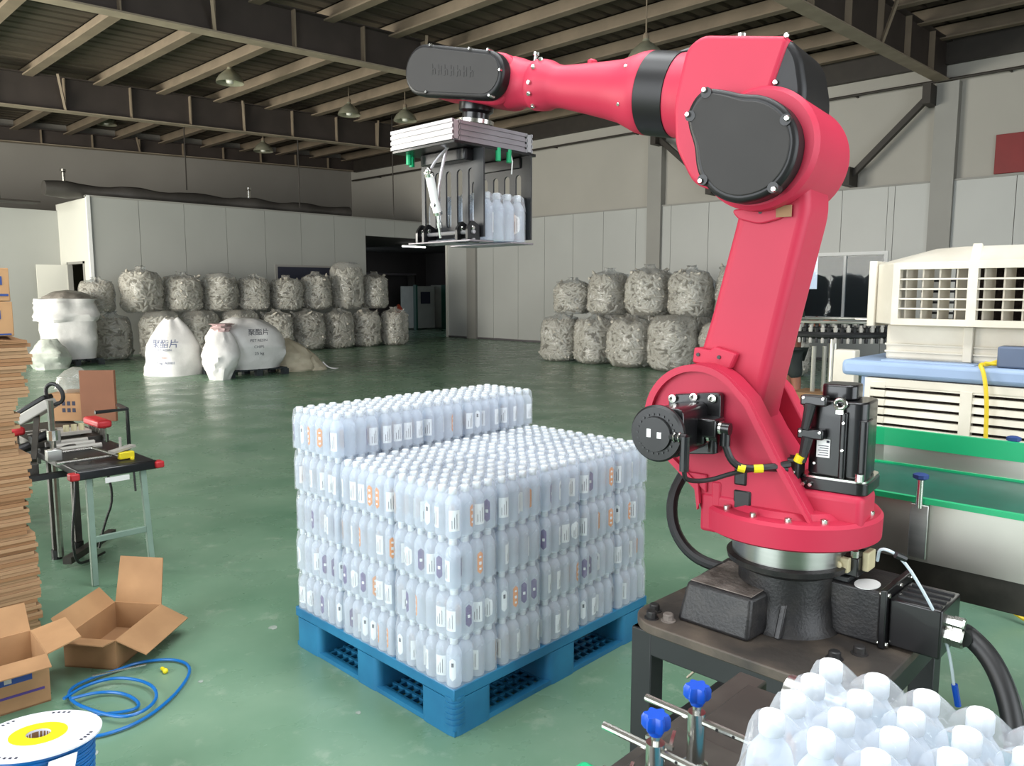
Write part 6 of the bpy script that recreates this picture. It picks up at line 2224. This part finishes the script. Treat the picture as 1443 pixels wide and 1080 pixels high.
part('grey_liner', mb, mat('grey_liner_film', (150, 144, 136), 0.4, 0, 0.2, 6, bump=0.6, bscale=12), jm)
# crumpled clear sack in front of it
mb = lump((5.0, 18.55, 0), 0.42, 0.36, 0.62, 14, n=30, m=14, prof=lambda u: (0.8 + 0.3 * u if u < 0.4 else 0.92 - 0.95 * (u - 0.4)), rough=0.16, sq=0.3)
solo('crumpled_sack', mb, mat('pale_film_sack', (206, 212, 202), 0.35, 0, 0.1, 5, bump=0.6, bscale=10), 'crumpled pale plastic sack on the floor in front of the jumbo sack', 'sack')
# printed white sacks on a dark pallet, centre left
dark_pallet('pallet', 'dark pallet under the printed white sacks', 6.75, 8.0, 13.95, 15.1)
INKB = mat('blue_grey_ink', (88, 100, 140), 0.7, 0, 0.05, 8)
INKR = mat('faded_red_ink', (196, 150, 150), 0.7, 0, 0.05, 8)
t = thing('printed_sack', 'white woven sack with blue characters, left one beside the dark pallet', 'sack', (6.45, 15.45, 0))
s = lump((6.38, 15.55, 0.0), 0.48, 0.50, 1.10, 31, n=40, m=22, prof=lambda u: 1.06 - 0.20 * u - (0.62 * ((u - 0.5) / 0.5) ** 1.5 if u > 0.5 else 0), rough=0.06, sq=0.35)
part('sack_body', s, SACK, t)
cd = Vector((math.cos(HEAD), math.sin(HEAD), 0))
rt = Vector((0.80, -0.60, 0))
org = Vector((6.30, 15.50, 0.62))
sack_text(s, (('聚酯片', 0.0, 0.17),), org, rt, 1, INKB, t, 'blue_characters')
sack_text(s, (('PET RESIN', -0.11, 0.06), ('25 kg  A0001', -0.36, 0.07)), org, rt, 1, INKB, t, 'printed_line')
sack_text(s, (('0001', -0.26, 0.06),), org, rt, 1, INKR, t, 'red_line')
t = thing('printed_sack', 'bulky white woven sack with dark characters lying on the dark pallet', 'sack', (7.3, 14.5, 0.14))
s = lump((7.38, 14.5, 0.14), 0.62, 0.62, 0.98, 37, n=44, m=22, prof=lambda u: 0.92 + 0.16 * math.sin(PI * min(1, u * 1.15)) - (0.55 * ((u - 0.72) / 0.28) ** 2 if u > 0.72 else 0), rough=0.07, sq=0.6)
part('sack_body', s, SACK, t)
rt2 = Vector((0.88, -0.47, 0))
org = Vector((7.62, 14.40, 0.85))
sack_text(s, (('聚酯片', 0.0, 0.13),), org, rt2, 1, INKD, t, 'dark_characters')
sack_text(s, (('PET RESIN', -0.15, 0.07), ('CHIPS', -0.27, 0.07), ('25 kg', -0.40, 0.08)), org, rt2, 1, INKD, t, 'printed_line')
t = thing('printed_sack', 'white sack with gathered pinkish neck drooping over the pallet edge', 'sack', (6.85, 14.25, 0))
s = lump((6.56, 13.95, 0.0), 0.34, 0.36, 0.98, 41, n=32, m=20, prof=lambda u: (0.5 + 1.1 * u if u < 0.45 else 1.0 - 0.85 * ((u - 0.45) / 0.55) ** 1.6), rough=0.13, sq=0.2, lean=(0.10, 0.05))
part('sack_body', s, SACK, t)
mb = lump((6.67, 14.00, 0.88), 0.17, 0.17, 0.16, 44, n=18, m=8, prof=lambda u: 0.7 + 0.5 * u, rough=0.3, sq=0.1)
part('gathered_neck', mb, mat('pinkish_sack_lining', (206, 176, 176), 0.6, 0, 0.15, 9, bump=0.4, bscale=10), t)
t = thing('cream_sack', 'slumped cream sack on the floor right of the printed sacks', 'sack', (8.35, 14.6, 0))
s = lump((8.50, 14.62, 0), 0.44, 0.52, 0.66, 47, n=32, m=18, prof=lambda u: 1.05 - 0.25 * u - (0.6 * ((u - 0.55) / 0.45) ** 1.5 if u > 0.55 else 0), rough=0.14, sq=0.3, lean=(-0.2, 0.05))
part('sack_body', s, SACKC, t)
s = lump((8.80, 14.35, 0), 0.28, 0.26, 0.42, 53, n=24, m=12, prof=lambda u: 1.0 - 0.8 * u ** 1.6, rough=0.14, sq=0.2, lean=(-0.12, 0.1))
part('sack_lobe', s, SACKC, t)
mb = MB(); mb.tube([(8.94, 14.2, 0.16), (9.05, 14.15, 0.03), (9.15, 14.05, 0.012), (9.25, 14.1, 0.012)], 0.014, 6, 2); part('tie_string', mb, SACK, t)
